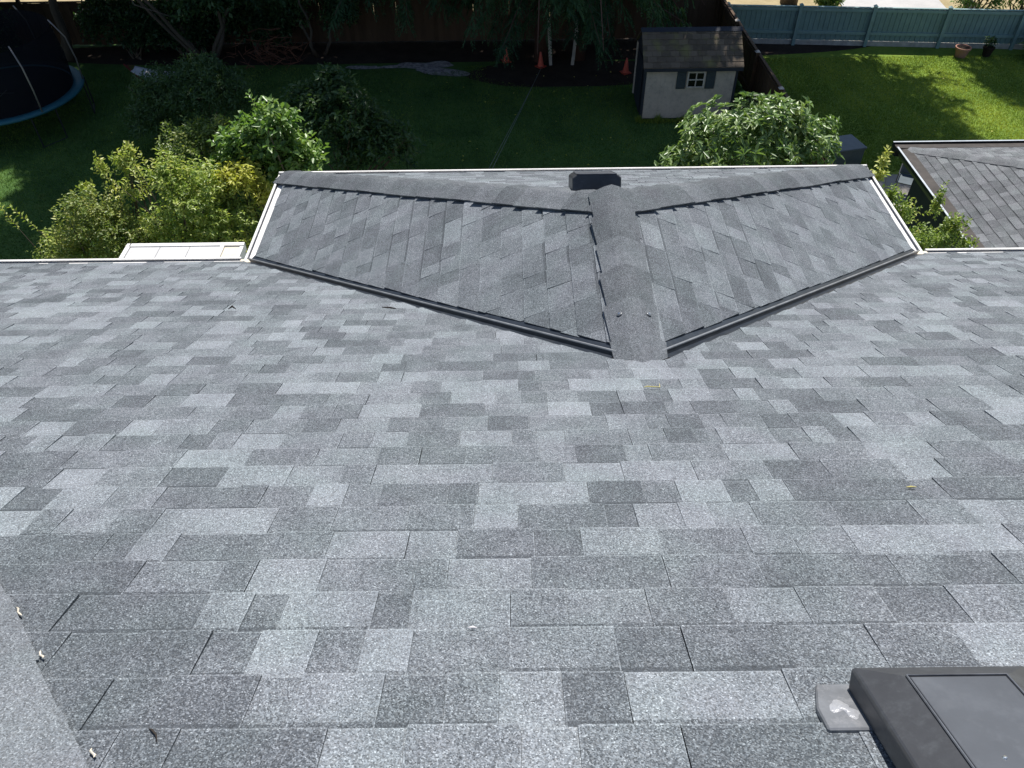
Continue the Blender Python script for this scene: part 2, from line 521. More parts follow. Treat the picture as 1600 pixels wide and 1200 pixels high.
def slab(poly, v0, h, band=False, rim=True):
    """thin wedge over a (u,v) polygon: thick at the butt edge v0, nearly flush at its head"""
    L = EXP + 0.006
    n = len(poly)
    z = lambda v: 0.0012 + h * max(0.0, 1 - (v - v0) / L)
    top = [(p[0], p[1], z(p[1])) for p in poly]
    bot = [(p[0], p[1], -0.004) for p in poly]
    sides = [(i, i + n, (i + 1) % n + n, (i + 1) % n) for i in range(n)]
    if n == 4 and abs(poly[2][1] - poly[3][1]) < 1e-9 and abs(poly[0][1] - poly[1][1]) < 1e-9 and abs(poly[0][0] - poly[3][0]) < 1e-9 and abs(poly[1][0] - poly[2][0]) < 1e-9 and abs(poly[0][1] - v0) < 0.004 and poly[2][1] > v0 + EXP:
        # pale rims along the cut edges; some tabs carry a strip of darker granules along the head
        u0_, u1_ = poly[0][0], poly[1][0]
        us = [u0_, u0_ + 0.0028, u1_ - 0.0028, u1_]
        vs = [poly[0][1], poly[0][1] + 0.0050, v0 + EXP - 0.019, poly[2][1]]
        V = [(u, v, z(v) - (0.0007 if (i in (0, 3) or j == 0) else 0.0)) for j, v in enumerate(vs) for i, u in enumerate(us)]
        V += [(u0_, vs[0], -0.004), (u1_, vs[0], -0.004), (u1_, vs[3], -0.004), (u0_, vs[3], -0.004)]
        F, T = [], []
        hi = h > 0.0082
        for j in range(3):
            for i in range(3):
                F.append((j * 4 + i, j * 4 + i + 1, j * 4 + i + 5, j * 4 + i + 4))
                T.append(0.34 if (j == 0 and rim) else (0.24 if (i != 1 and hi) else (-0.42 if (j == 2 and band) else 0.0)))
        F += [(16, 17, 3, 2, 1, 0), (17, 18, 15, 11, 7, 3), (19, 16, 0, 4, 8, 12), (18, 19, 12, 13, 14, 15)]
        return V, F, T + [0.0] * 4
    return top + bot, [tuple(range(n))] + sides, [0.0] * (n + 1)

TONES = [0.17, 0.27, 0.38, 0.48, 0.59, 0.70, 0.82]
def course_tabs(u0, u1, r, weights=(0.13, 0.15, 0.19, 0.19, 0.15, 0.11, 0.08), lenS=0.985, first=None, wmin=0.07, wmax=0.24):
    """one course: strips 0.985 m long butted with an open joint, each with raised and single-layer tabs"""
    u = u0 - r.uniform(0, lenS)
    out = []
    while u < u1:
        e = u + lenS
        x = u
        raised = r.random() < 0.5
        last = -1
        while x < e - 1e-6:
            w = round(r.uniform(wmin, wmax) / 0.02) * 0.02
            if r.random() < 0.12:
                w += 0.10
            if e - x - w < 0.07:
                w = e - x
            t = r.choices(TONES, weights)[0]
            if abs(t - last) < 0.13:
                t = r.choices(TONES, weights)[0]
            if t == last:
                t = r.choices(TONES, weights)[0]
            last = t
            gg = r.choice((0.0007, 0.0010, 0.0015))
            g0 = gg if abs(x - u) < 1e-6 else 0.0003
            g1 = gg if abs(x + w - e) < 1e-6 else 0.0003
            out.append((x + g0, x + w - g1, (0.0105 if raised else 0.0065) + r.uniform(-0.0008, 0.0016), t))
            raised = not raised
            x += w
        u = e
    return out

def lay(sl, u0, u1, ncourse, clipper, r, phase=0.0, weights=None, thin=1.0, **kw):
    """list of (poly, v0, h, tone, clipped)"""
    res = []
    for k in range(ncourse):
        v0 = k * EXP + phase
        kk = dict(kw)
        if weights: kk['weights'] = weights
        for a, b, h, t in course_tabs(u0, u1, r, **kk):
            dv0, dv1 = r.uniform(-0.0025, 0.0025), r.uniform(-0.0025, 0.0025)
            poly = [(a, v0 + dv0), (b, v0 + dv0), (b, v0 + EXP + 0.006), (a, v0 + EXP + 0.006)]
            for q, cl in clipper(poly):
                if len(q) >= 3 and area(q) > 0.0004:
                    res.append((q, v0, h * thin, t, cl, (not cl) and r.random() < 0.5))
    return res

_cache = {}
def put_tabs(sl, tabs, parent, m, single_max=None, key=''):
    """largest in view as objects of their own, the rest joined"""
    cen = np.array([sl.at(sum(p[0] for p in q) / len(q), sum(p[1] for p in q) / len(q)) for q, *_ in tabs])
    X, Y, Z = px(cen)
    vis = (Z > 0.2) & (X > -60) & (X < 1660) & (Y > -20) & (Y < 1290)
    ar = np.array([area(t[0]) for t in tabs])
    score = np.where(vis, ar ** 0.25 / np.maximum(Z, 0.2), -1)
    order = np.argsort(-score)
    lim = single_max if single_max is not None else len(tabs)
    single = [i for i in order[:lim] if score[i] > 0]
    ss = set(single)
    for i in single:
        q, v0, h, t, cl, bd = tabs[i]
        if not cl:
            w = round(q[1][0] - q[0][0], 4)
            hh = round(h, 3)
            k = (w, hh, m.name, bd)
            if k not in _cache:
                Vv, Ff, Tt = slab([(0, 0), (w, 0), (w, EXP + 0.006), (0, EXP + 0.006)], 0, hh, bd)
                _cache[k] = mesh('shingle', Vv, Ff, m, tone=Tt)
            o = bpy.data.objects.new('shingle', _cache[k])
            mtx = sl.matrix(q[0][0], q[0][1])
        else:
            u_, v_ = q[0]
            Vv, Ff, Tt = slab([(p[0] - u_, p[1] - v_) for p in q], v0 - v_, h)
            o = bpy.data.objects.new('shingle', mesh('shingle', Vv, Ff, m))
            mtx = sl.matrix(u_, v_)
        o.matrix_basis = mtx
        o['tone'] = t
        link(o, parent)
    V, F, T = [], [], []
    for i, (q, v0, h, t, cl, bd) in enumerate(tabs):
        if i in ss:
            continue
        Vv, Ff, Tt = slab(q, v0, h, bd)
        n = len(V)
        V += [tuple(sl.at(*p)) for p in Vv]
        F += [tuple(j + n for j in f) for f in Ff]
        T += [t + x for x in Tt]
    if V:
        o = obj('shingle_field', mesh('shingle_field', V, F, m, tone=T), parent)
        o['kind'] = 'stuff'

def deck(name, sl, poly, parent, m=None, w=-0.003):
    """underlay of one slope, its own thickness below the shingles"""
    n = len(poly)
    V = [sl.at(u, v, w) for u, v in poly] + [sl.at(u, v, w - 0.02) for u, v in poly]
    F = [tuple(range(n)), tuple(reversed(range(n, 2 * n)))] + [(i, i + n, (i + 1) % n + n, (i + 1) % n) for i in range(n)]
    return obj(name, mesh(name, V, F, m or MAT['felt']), parent)

def cap_run(P0, P1, nA, nB, parent, r, name='hip_cap', exposure=0.21, hw=0.15, thick=0.011, lift=0.022, m=None, tones=(0.22, 0.60), head=0.013, taper=0.87):
    P0, P1, nA, nB = (np.array(a, float) for a in (P0, P1, nA, nB))
    d = P1 - P0
    L = np.linalg.norm(d)
    d /= L
    aA = np.cross(d, nA); aA /= np.linalg.norm(aA)
    aB = np.cross(d, nB); aB /= np.linalg.norm(aB)
    mid = (nA + nB) / np.linalg.norm(nA + nB)
    if aA @ nB > 0: aA = -aA       # point away from the ridge line, down each face
    if aB @ nA > 0: aB = -aB
    n = int(math.ceil(L / exposure))
    for i in range(n):
        s0 = i * exposure + r.uniform(-0.006, 0.006)
        s1 = min(s0 + exposure + 0.05, L + 0.02)
        l0 = lift + r.uniform(-0.002, 0.004)
        V = []
        sh = r.uniform(-0.006, 0.006)
        for s, w, hwf in ((s0, l0, 1.0), (s1, head, taper)):
            for dz in (0.0, -thick):
                c = P0 + d * s
                pts = [c + aA * ((hw + sh) * hwf) + nA * (w * 0.92 + dz),
                       c + aA * (hw * 0.25) + nA * (w + 0.001 + dz),
                       c + mid * (w + 0.001 + dz) * 1.02 - mid * 0.004,
                       c + aB * (hw * 0.25) + nB * (w + 0.001 + dz),
                       c + aB * ((hw - sh) * hwf) + nB * (w * 0.92 + dz)]
                V += pts
        F = []
        for j in range(4):
            F += [(j, j + 1, 10 + j + 1, 10 + j), (5 + j, 15 + j, 15 + j + 1, 5 + j + 1), (j, 5 + j, 5 + j + 1, j + 1), (10 + j, 10 + j + 1, 15 + j + 1, 15 + j)]
        F += [(0, 10, 15, 5), (4, 9, 19, 14)]
        V = np.array(V)
        org = P0 + d * s0
        o = bpy.data.objects.new(name, mesh(name, V - org, F, m or MAT['cap']))
        o.location = org
        o['tone'] = r.uniform(*tones)
        link(o, parent)

# ------------------------------------------------------------------ the house whose roof we stand on
W, P = 5.685, 1.3815
HW = W / 2
c_, s_ = math.cos(S), math.sin(S)
HIPX = -6.46            # left corner of the main roof
XR = 5.3                # right end
RIDGE_V = 6.2 / c_
house = tag(empty('house', (-0.5, -6.0, G), worldparts=True),
            'near house with grey asphalt shingle roof, hipped wing and white gutters, seen from its roof', 'house')
r = random.Random(21)
main = Slope((0, 0, 0), (-1, 0, 0), (0, -c_, s_))
left = Slope((-HW, 0, 0), (0, -1, 0), (c_, 0, s_))
right = Slope((HW, 0, 0), (0, 1, 0), (-c_, 0, s_))
far = Slope((0, P, 0), (-1, 0, 0), (0, -c_, s_))
side = Slope((HIPX, 0, 0), (0, -1, 0), (c_, 0, s_))
back = Slope((0, -12.4, 0), (1, 0, 0), (0, c_, s_))
EI = 0.150               # the shingles stop this far short of the outer gutter line
VW = 0.050               # same on the wing's side
VO = 0.062              # shingles are cut back this far (in plan) from the valley line

EV = EI / c_ + 0.012
def main_clip(poly):
    # hip on the left: x >= HIPX + v c  ->  u <= -HIPX - v c
    q0 = clip(clip(poly, 1, c_, -HIPX), 0, 1, RIDGE_V)
    cl0 = len(q0) != 4 or area(q0) < area(poly) - 1e-5
    if len(q0) < 3:
        return []
    q0b = clip(q0, -1, 0, XR)
    cl0 = cl0 or area(q0b) < area(q0) - 1e-5
    q0 = q0b
    if len(q0) < 3:
        return []
    if min(p[1] for p in q0) > (HW - 0.06) / c_:
        return [(q0, cl0)]
    inside = clip(clip(q0, 1, c_, HW + VO * 1.41), -1, c_, HW + VO * 1.41)
    if len(inside) < 3 or area(inside) < 1e-5:
        return [(q0, cl0)]
    out = []
    cu = sum(p[0] for p in q0) / len(q0)
    for sg in (1, -1):
        q = clip(q0, -sg, -c_, -(HW + VO * 1.41))
        if len(q) >= 3:
            if (sum(p[0] for p in q) / len(q)) * sg > -0.02:
                out.append((q, True))
    return out
house_main = deck('roof_slope', main, [(-XR, EV), (-XR, RIDGE_V), (6.46 - 6.2, RIDGE_V), (6.46 - EI, EV)][::-1], house)
tabs = lay(main, -XR - 0.1, 6.6, int(RIDGE_V / EXP) + 1, main_clip, r, phase=1.24 * EXP - 0.008)
def near_hip(q):
    x = -sum(p[0] for p in q) / len(q); y = -sum(p[1] for p in q) / len(q) * c_
    return -6.30 < x + y < -5.92 and y < -4.3
tabs = [(q, v0, h, min(t, 0.17) if near_hip(q) else t, cl, bd) for q, v0, h, t, cl, bd in tabs]
put_tabs(main, tabs, house_main, MAT['shingle'], single_max=300)

def cutback(poly):
    k = math.sin(poly[0][0] * 91.7 + poly[0][1] * 53.1)
    return VW * 1.41 + 0.006 * k
def left_clip(poly):
    q = clip(clip(clip(poly, 1, -c_, -cutback(poly)), -1, c_, P), 0, 1, VT)
    return [(q, len(q) != 4 or area(q) < area(poly) - 1e-5)]
def right_clip(poly):
    q = clip(clip(clip(poly, -1, -c_, -cutback(poly)), 1, c_, P), 0, 1, VT)
    return [(q, len(q) != 4 or area(q) < area(poly) - 1e-5)]
def far_clip(poly):
    q = clip(clip(poly, 1, c_, HW), -1, c_, HW)
    return [(q, len(q) != 4 or area(q) < area(poly) - 1e-5)]
VT = HW / c_
nW = int(VT / EXP) + 1
WW = (0.14, 0.27, 0.31, 0.20, 0.08, 0.0, 0.0)
dl = deck('roof_slope', left, [(EI, EV), (HW, VT), (HW - P, VT), (EI - P, EV)], house)
put_tabs(left, lay(left, -P - 0.1, HW + 0.1, nW, left_clip, r, EI / c_, WW, thin=0.85, wmin=0.12, wmax=0.30), dl, MAT['shingle'], 150)
dr = deck('roof_slope', right, [(-EI, EV), (P - EI, EV), (P - HW, VT), (-HW, VT)], house)
put_tabs(right, lay(right, -HW - 0.1, P + 0.1, nW, right_clip, r, EI / c_, WW, thin=0.85, wmin=0.12, wmax=0.30), dr, MAT['shingle'], 150)
df = deck('roof_slope', far, [(HW - EI, EV), (0, VT), (-HW + EI, EV)], house)
put_tabs(far, lay(far, -HW - 0.1, HW + 0.1, nW, far_clip, r, EI / c_), df, MAT['shingle'], 0)
ds = deck('roof_slope', side, [(EI, EV), (12.4 - EI, EV), (6.2, RIDGE_V)][::-1], house)
def side_clip(poly):
    q = clip(clip(clip(poly, -1, c_, 0), 1, c_, 12.4), 0, 1, RIDGE_V)
    return [(q, True)]
put_tabs(side, lay(side, -0.1, 12.5, int(RIDGE_V / EXP) + 1, side_clip, r, EI / c_), ds, MAT['shingle'], 0)
db = deck('roof_slope', back, [(HIPX + EI, EV), (XR, EV), (XR, RIDGE_V), (HIPX + 6.2, RIDGE_V)], house)
def back_clip(poly):
    q = clip(clip(clip(poly, -1, c_, -HIPX), 1, 0, XR), 0, 1, RIDGE_V)
    return [(q, True)]
put_tabs(back, lay(back, HIPX - .1, XR + 0.1, int(RIDGE_V / EXP) + 1, back_clip, r, EI / c_), db, MAT['shingle'], 0)

# caps over hips and ridges
hz = HW * 0.5
EJ = EI - 0.02
cap_run((-HW + EJ, P - EJ, EJ / 2), (0.0, P - HW, hz), left.N, far.N, house, r, lift=0.036)
cap_run((HW - EJ, P - EJ, EJ / 2), (0.0, P - HW, hz), right.N, far.N, house, r, lift=0.036)
cap_run((0, P - HW + 0.10, hz + 0.012), (0, -HW - 0.05, hz - 0.003), left.N, right.N, house, r, 'ridge_cap', 0.26, 0.135, lift=0.030, head=0.021)
cap_run((HIPX + EJ, -EJ, EJ / 2), (HIPX + 6.2, -6.2, 3.1), side.N, main.N, house, r, exposure=0.24, hw=0.155, lift=0.022, tones=(0.84, 0.92), taper=0.985)
cap_run((XR, -6.2, 3.1), (HIPX + 6.2, -6.2, 3.1), main.N, back.N, house, r, 'ridge_cap', 0.26, 0.15)

# frayed fibreglass along the edge of the big hip cap
hipd = np.array([1, -1, 0.5]) / 1.5
e_dir = np.cross(hipd, main.N); e_dir /= np.linalg.norm(e_dir)
if e_dir @ side.N > 0: e_dir = -e_dir
if e_dir[0] < 0 and e_dir[1] < 0: e_dir = -e_dir
for k, (sx, ln) in enumerate(((-1.69, 0.045), (-1.55, 0.03), (-1.31, 0.025))):
    p = np.array([sx, -6.24 - sx, 0.0]); p[2] = -p[1] * 0.5
    mb = MB()
    pts = []
    for j in range(5):
        f = j / 4
        pts.append(p + hipd * ln * f + e_dir * (0.002 * math.sin(j * 2.1 + k)) + main.N * (0.015 + 0.0015 * math.sin(j * 1.7)))
    mb.tube(pts, [0.0008, 0.0022, 0.0018, 0.0024, 0.0006], 6)
    mb.build('frayed_edge', MAT['fibre'], house)

# open metal valleys with a centre rib
def valley(a, b, nA, nB, name='valley_flashing'):
    a, b, nA, nB = (np.array(x, float) for x in (a, b, nA, nB))
    d = (b - a) / np.linalg.norm(b - a)
    pA = np.cross(d, nA); pB = np.cross(d, nB)
    if pA @ nB < 0: pA = -pA
    if pB @ nA < 0: pB = -pB
    up_ = (nA + nB) / np.linalg.norm(nA + nB)
    prof = [pA * 0.090 - nA * 0.0024, pA * 0.014 - nA * 0.0010, pA * 0.004 + up_ * 0.021, pB * 0.004 + up_ * 0.021, pB * 0.014 - nB * 0.0010, pB * 0.090 - nB * 0.0024]
    V = [a + q for q in prof] + [b + q for q in prof] + [a + q - up_ * 0.002 for q in prof] + [b + q - up_ * 0.002 for q in prof]
    F = []
    for j in range(5):
        F += [(j, j + 1, 6 + j + 1, 6 + j), (12 + j, 18 + j, 18 + j + 1, 12 + j + 1), (j, 12 + j, 12 + j + 1, j + 1), (6 + j, 6 + j + 1, 18 + j + 1, 18 + j)]
    F += [(0, 6, 18, 12), (5, 17, 23, 11)]
    me = mesh(name, V, F, MAT['valley'])
    o = obj(name, me, house)
    MB().tube([a + up_ * 0.022, b + up_ * 0.022], 0.0065, 8).build('rib', MAT['rib'], o)
    return o
valley((-0.10, -HW + 0.10, hz - 0.05), (-HW + 0.09, -0.09, 0.045), main.N, left.N)
valley((0.10, -HW + 0.10, hz - 0.05), (HW - 0.09, -0.09, 0.045), main.N, right.N)

# nail heads under sealant on the ridge
for x, y in ((-0.055, -2.50), (0.06, -2.50)):
    sl = left if x < 0 else right
    n_ = sl.N
    c = np.array([x, y, hz - abs(x) * 0.5]) + n_ * 0.0315
    fr = Vector(n_).to_track_quat('Z', 'Y').to_matrix()
    mb = MB().lathe([(0.015, 0), (0.014, 0.002), (0.009, 0.0035), (0.0001, 0.004)], n=14)
    o = mb.build('sealant_dab', MAT['sealant'], house, True)
    o.matrix_basis = Matrix.Translation(c) @ fr.to_4x4()
    mb = MB().lathe([(0.0052, 0), (0.0052, 0.0025), (0.0001, 0.003)], n=10)
    o2 = mb.build('nail_head', MAT['nail'], o)
    o2.matrix_parent_inverse = Matrix.Identity(4)
    o2.location = (0, 0, 0.0035)

# gutters: back, floor, front and rolled lip, with a pale apron running under the shingles
def gutter(a, b, outdir, parent, mi='white', apron=True, w=0.125, dpt=0.10, ext=(0, 0), lipmat=None, name='gutter', zoff=0.0, pan=None):
    a, b, od = (np.array(x, float) for x in (a, b, outdir))
    d = (b - a) / np.linalg.norm(b - a)
    a = a - d * ext[0]; b = b + d * ext[1]
    z = np.array([0, 0, 1.0])
    prof = [(0.0, -0.012), (0.0, -dpt), (w * 0.62, -dpt), (w * 0.78, -dpt * 0.45), (w, -dpt * 0.3), (w, 0.0), (w - 0.022, 0.004), (w - 0.022, -0.006), (w - 0.005, -0.008), (w - 0.005, -dpt * 0.28), (w * 0.75, -dpt * 0.42), (w * 0.60, -dpt + 0.004), (0.004, -dpt + 0.004), (0.004, -0.012)]
    k = len(prof)
    V = [a + od * o_ + z * (h + zoff) for o_, h in prof] + [b + od * o_ + z * (h + zoff) for o_, h in prof]
    F = [(j, (j + 1) % k, k + (j + 1) % k, k + j) for j in range(k)]
    F += [(0, 1, 2, 3, 4, 5)]
    F += [(k + 5, k + 4, k + 3, k + 2, k + 1, k + 0)]
    g = obj(name, mesh(name, V, F, MAT[mi]), parent)
    if lipmat:
        mb = MB()
        Lp = [(w - 0.03, 0.006), (w + 0.004, 0.006), (w + 0.004, 0.012), (w - 0.03, 0.012)]
        VV = [a + od * o_ + z * (h + zoff) for o_, h in Lp] + [b + od * o_ + z * (h + zoff) for o_, h in Lp]
        mb.add(VV, [(0, 1, 5, 4), (1, 2, 6, 5), (2, 3, 7, 6), (3, 0, 4, 7), (3, 2, 1, 0), (4, 5, 6, 7)])
        mb.build('gutter_lip', MAT[lipmat], g)
    if apron:
        Lp = [(-0.05, 0.0215), (0.004, -0.006), (0.080, -0.016), (0.080, -0.019), (0.004, -0.0095), (-0.05, 0.0185)]
        VV = [a + od * o_ + z * (h + zoff) for o_, h in Lp] + [b + od * o_ + z * (h + zoff) for o_, h in Lp]
        n = len(Lp)
        obj('drip_edge', mesh('drip_edge', VV, [(j, (j + 1) % n, n + (j + 1) % n, n + j) for j in range(n)] + [tuple(reversed(range(n))), tuple(range(n, 2 * n))], MAT['white']), g)
    if pan:
        Lp = [(-0.03, -0.004), (w - 0.026, -0.03), (w - 0.026, -0.034), (-0.03, -0.008)]
        VV = [a + od * o_ + z * (h + zoff) for o_, h in Lp] + [b + od * o_ + z * (h + zoff) for o_, h in Lp]
        obj('gutter_interior', mesh('gutter_interior', VV, [(0, 1, 5, 4), (1, 2, 6, 5), (2, 3, 7, 6), (3, 0, 4, 7), (3, 2, 1, 0), (4, 5, 6, 7)], MAT[pan]), g)  # added sheet standing in for the gutter's shaded interior
    return g
GZ = 0.058
GB = 0.163              # plan inset of the gutter backs
GW = 0.112
gutter((HIPX + GB, -GB, GZ), (-HW + GB - GW - 0.03, -GB, GZ), (0, 1, 0), house, ext=(GW, 0), w=GW)
gutter((HW - GB + GW + 0.03, -GB, GZ), (XR, -GB, GZ), (0, 1, 0), house, w=GW)
gutter((-HW + GB, -GB, GZ), (-HW + GB, P - GB, GZ), (-1, 0, 0), house, ext=(-0.02, 0.0), w=GW)
gutter((HW - GB, -GB, GZ), (HW - GB, P - GB, GZ), (1, 0, 0), house, ext=(-0.02, 0.0), w=GW)
gutter((-HW + GB, P - GB + 0.003, GZ), (HW - GB, P - GB + 0.003, GZ), (0, 1, 0), house, ext=(GW, GW), w=GW)
gutter((HIPX + GB, -GB, GZ), (HIPX + GB, -12.4 + GB, GZ), (-1, 0, 0), house, w=GW)
# sealed corner boots where the gutters meet
for sx in (-1, 1):
    mb = MB()
    x0, x1 = sorted((sx * (HW - GB + 0.006), sx * (HW - GB + GW + 0.028)))
    mb.box(x0, x1, -GB - 0.03, -GB + 0.07, -0.05, GZ + 0.012)
    o = mb.build('gutter_corner', MAT['cream'], house)
    bevel(o, 0.012)

# walls, soffits and gable under the roof
def wallbox(x0, x1, y0, y1, z0, z1, name='wall'):
    return MB().box(x0, x1, y0, y1, z0, z1).build(name, MAT['siding'], house)
wallbox(HIPX + 0.45, XR - 0.25, -11.95, -0.45, G, -0.16)
wallbox(-HW + 0.40, HW - 0.40, -0.448, P - 0.42, G, -0.158)
MB().box(HIPX + 0.18, XR - 0.01, -12.22, -0.18, -0.15, -0.13).build('soffit', MAT['white'], house)
MB().box(-HW + 0.18, HW - 0.18, -0.175, P - 0.18, -0.147, -0.127).build('soffit', MAT['white'], house)
gb = MB().add([(XR - 0.25, -12.3, -0.13), (XR - 0.25, -0.1, -0.13), (XR - 0.25, -6.2, 2.98), (XR - 0.23, -12.3, -0.13), (XR - 0.23, -0.1, -0.13), (XR - 0.23, -6.2, 2.98)],
              [(0, 1, 2), (5, 4, 3), (0, 3, 4, 1), (1, 4, 5, 2), (2, 5, 3, 0)])
gb.build('gable_wall', MAT['siding'], house)
for a, b, n_ in (((XR, 0, 0), (XR, -6.2, 3.1), main.N), ((XR, -12.4, 0), (XR, -6.2, 3.1), back.N)):
    a, b = np.array(a, float), np.array(b, float)
    V = []
    for q in (a, b):
        for dx, dz in ((0.003, 0.012), (0.03, 0.012), (0.03, -0.16), (0.003, -0.16)):
            V.append(q + np.array([dx, 0, dz]))
    MB().add(V, [(0, 1, 5, 4), (1, 2, 6, 5), (2, 3, 7, 6), (3, 0, 4, 7), (3, 2, 1, 0), (4, 5, 6, 7)]).build('rake_board', MAT['white'], house)

# slant-back roof vents
def roof_vent(sl, uc, vc, wu=0.30, lv=0.34, h1=0.062, h2=0.086, inset=0.072, seal=False):
    """vc = upslope edge of the hood; the open upright side faces upslope, three sides are chamfered"""
    e = empty('roof_vent', (0, 0, 0))
    e.parent = house
    e.matrix_parent_inverse = Matrix.Translation(-WLOC[house.name])
    e.matrix_basis = sl.matrix(uc, vc)
    a, b = wu / 2, lv
    g = 0.012
    # local: x along u, y upslope (hood lies at y in [-b, 0]), z normal
    lo = [(-a, -b, g), (a, -b, g), (a, 0, g), (-a, 0, g)]
    mi = [(-a, -b, h1), (a, -b, h1), (a, -0.002, h1), (-a, -0.002, h1)]
    tp = [(-a + inset, -b + inset * 0.8, h2), (a - inset, -b + inset * 0.8, h2), (a - inset, -0.004, h2), (-a + inset, -0.004, h2)]
    V = lo + mi + tp
    F = [(0, 1, 5, 4), (1, 2, 6, 5), (2, 3, 7, 11, 10, 6), (3, 0, 4, 7), (4, 5, 9, 8), (5, 6, 10, 9), (7, 4, 8, 11), (8, 9, 10, 11), (3, 2, 1, 0)]
    o = obj('hood', mesh('hood', V, F, MAT['vent']), e)
    bevel(o, 0.007, 3)
    o = MB().box(-a + inset + 0.004, a - inset - 0.004, -b + inset * 0.8 + 0.004, -0.012, h2 - 0.002, h2 + 0.0025).build('top_panel', MAT['vent_top'], e)
    bevel(o, 0.002, 2)
    rimm = MB()
    q = [(-a + inset, -0.008), (-a + inset, -b + inset * 0.8), (a - inset, -b + inset * 0.8), (a - inset, -0.008)]
    rimm.tube([(x_, y_, h2 + 0.002) for x_, y_ in q], 0.0022, 6)
    rimm.tube([(-a + inset, -0.006, h2 + 0.002), (a - inset, -0.006, h2 + 0.002)], 0.003, 6)
    rimm.build('panel_rim', MAT['vent_rim'], e)
    nk = MB().box(-a + 0.05, a - 0.05, -b + 0.06, -0.05, -0.004, g + 0.004).build('neck', MAT['vent'], e)
    fl = blobless = [(-a - 0.075, -b + 0.05), (-a - 0.055, -b - 0.012), (a + 0.055, -b - 0.012), (a + 0.075, -b + 0.05), (a + 0.075, -b + 0.105), (-a - 0.075, -b + 0.105)]
    V = [(x, y, 0.0165) for x, y in fl] + [(x, y, 0.004) for x, y in fl]
    n = len(fl)
    o = obj('flange', mesh('flange', V, [tuple(range(n))] + [(i, i + n, (i + 1) % n + n, (i + 1) % n) for i in range(n)], MAT['flange']), e)
    bevel(o, 0.003, 1)
    if seal:
        rr = random.Random(5)
        ring = []
        mb = MB()
        pts = blobpts(a + 0.030, -b + 0.055, 0.020, 0.020, 26, 0.6, 9)
        V = [(x, y, 0.0168) for x, y in pts] + [(a + 0.030 + (x - a - 0.030) * 0.55, -b + 0.055 + (y + b - 0.055) * 0.55, 0.0195) for x, y in pts]
        n = 26
        F = [(i, (i + 1) % n, n + (i + 1) % n, n + i) for i in range(n)] + [tuple(range(n, 2 * n))]
        obj('sealant_smear', mesh('sealant_smear', V, F, MAT['sealant_pale'], True), e)
        for q in ((-0.02, -0.13), (0.03, -0.15), (-0.06, -0.20)):
            k = MB().lathe([(0.004, 0), (0.003, 0.002), (0.0001, 0.0025)], c=(q[0], q[1], h2 + 0.0025), n=8)
            k.build('rivet', MAT['nail'], e)
    return e
roof_vent(main, -0.19, (5.17) / c_, 0.32, 0.40, seal=True)
roof_vent(far, 0.06, (2.56) / c_, 0.30, 0.34, h1=0.102, h2=0.122, inset=0.028)

# ------------------------------------------------------------------ litter on the roof
def twig(pts, rads, m, label, name='twig', cat='twig'):
    p0 = Vector(pts[0])
    mb = MB().tube([Vector(p) - p0 for p in pts], rads, 6)
    o = mb.build(name, MAT[m], None, True)
    o.location = p0
    return tag(o, label, cat)
def on_main(x, y, w=0.014):
    return np.array([x, y, -0.5 * y]) + main.N * w
twig([on_main(-0.06, -3.205), on_main(-0.045, -3.195), on_main(-0.015, -3.20), on_main(0.005, -3.205), on_main(0.008, -3.18, 0.02)], [0.001, 0.0025, 0.0022, 0.0018, 0.0008], 'straw', 'small yellow dry twig on shingles just below the end of the wing ridge')
twig([on_main(-1.232, -4.887), on_main(-1.224, -4.892, 0.016), on_main(-1.211, -4.903, 0.016), on_main(-1.203, -4.917)], [0.0006, 0.0022, 0.0018, 0.0006], 'twig', 'small curved black twig on shingles near the bottom left hip')
twig([on_main(-1.36, -1.80), on_main(-1.31, -1.815), on_main(-1.27, -1.835)], [0.002, 0.006, 0.002], 'twig', 'dark stick lying on shingles beside the long left valley flashing')
twig([on_main(-2.27, -1.80), on_main(-2.245, -1.80, 0.03), on_main(-2.22, -1.81)], [0.002, 0.007, 0.002], 'twig', 'dark curled scrap on shingles left of the wing')
twig([on_main(-0.685, -4.632), on_main(-0.675, -4.631), on_main(-0.666, -4.633)], [0.001, 0.003, 0.001], 'canvas', 'tiny white chip on shingles in the lower middle of the roof', 'paint_chip', 'chip')
twig([on_main(0.545, -4.05), on_main(0.56, -4.048), on_main(0.575, -4.05)], [0.001, 0.003, 0.001], 'straw', 'tiny pale green leaf scrap on shingles right of the wing', 'leaf_scrap', 'leaf')

# ------------------------------------------------------------------ foliage engine
def leaves_np(base, axis, length, width, rng, fold=0.25, nrm=None):
    """folded rhombic leaves: arrays base (n,3), axis (n,3 unit), length (n), width (n) -> V, F"""
    n = len(base)
    if nrm is None:
        nrm = np.tile(np.array([0, 0, 1.0]), (n, 1)) + rng.normal(0, 0.45, (n, 3))
    side_ = np.cross(axis, nrm)
    side_ /= np.linalg.norm(side_, axis=1, keepdims=True) + 1e-9
    nn = np.cross(side_, axis)
    m_ = base + axis * (length * 0.5)[:, None]
    w = (width * 0.5)[:, None]
    lift = nn * (width * fold)[:, None]
    tip = base + axis * length[:, None] - nn * (length * 0.12)[:, None]
    V = np.stack([base, m_ + side_ * w + lift, tip, m_ - side_ * w + lift], 1).reshape(-1, 3)
    i = np.arange(n)[:, None] * 4
    F = np.concatenate([i + np.array([[0, 1, 2]]), i + np.array([[0, 2, 3]])], 1).reshape(-1, 3)
    return V, F

def unit(a):
    return a / (np.linalg.norm(a, axis=-1, keepdims=True) + 1e-9)

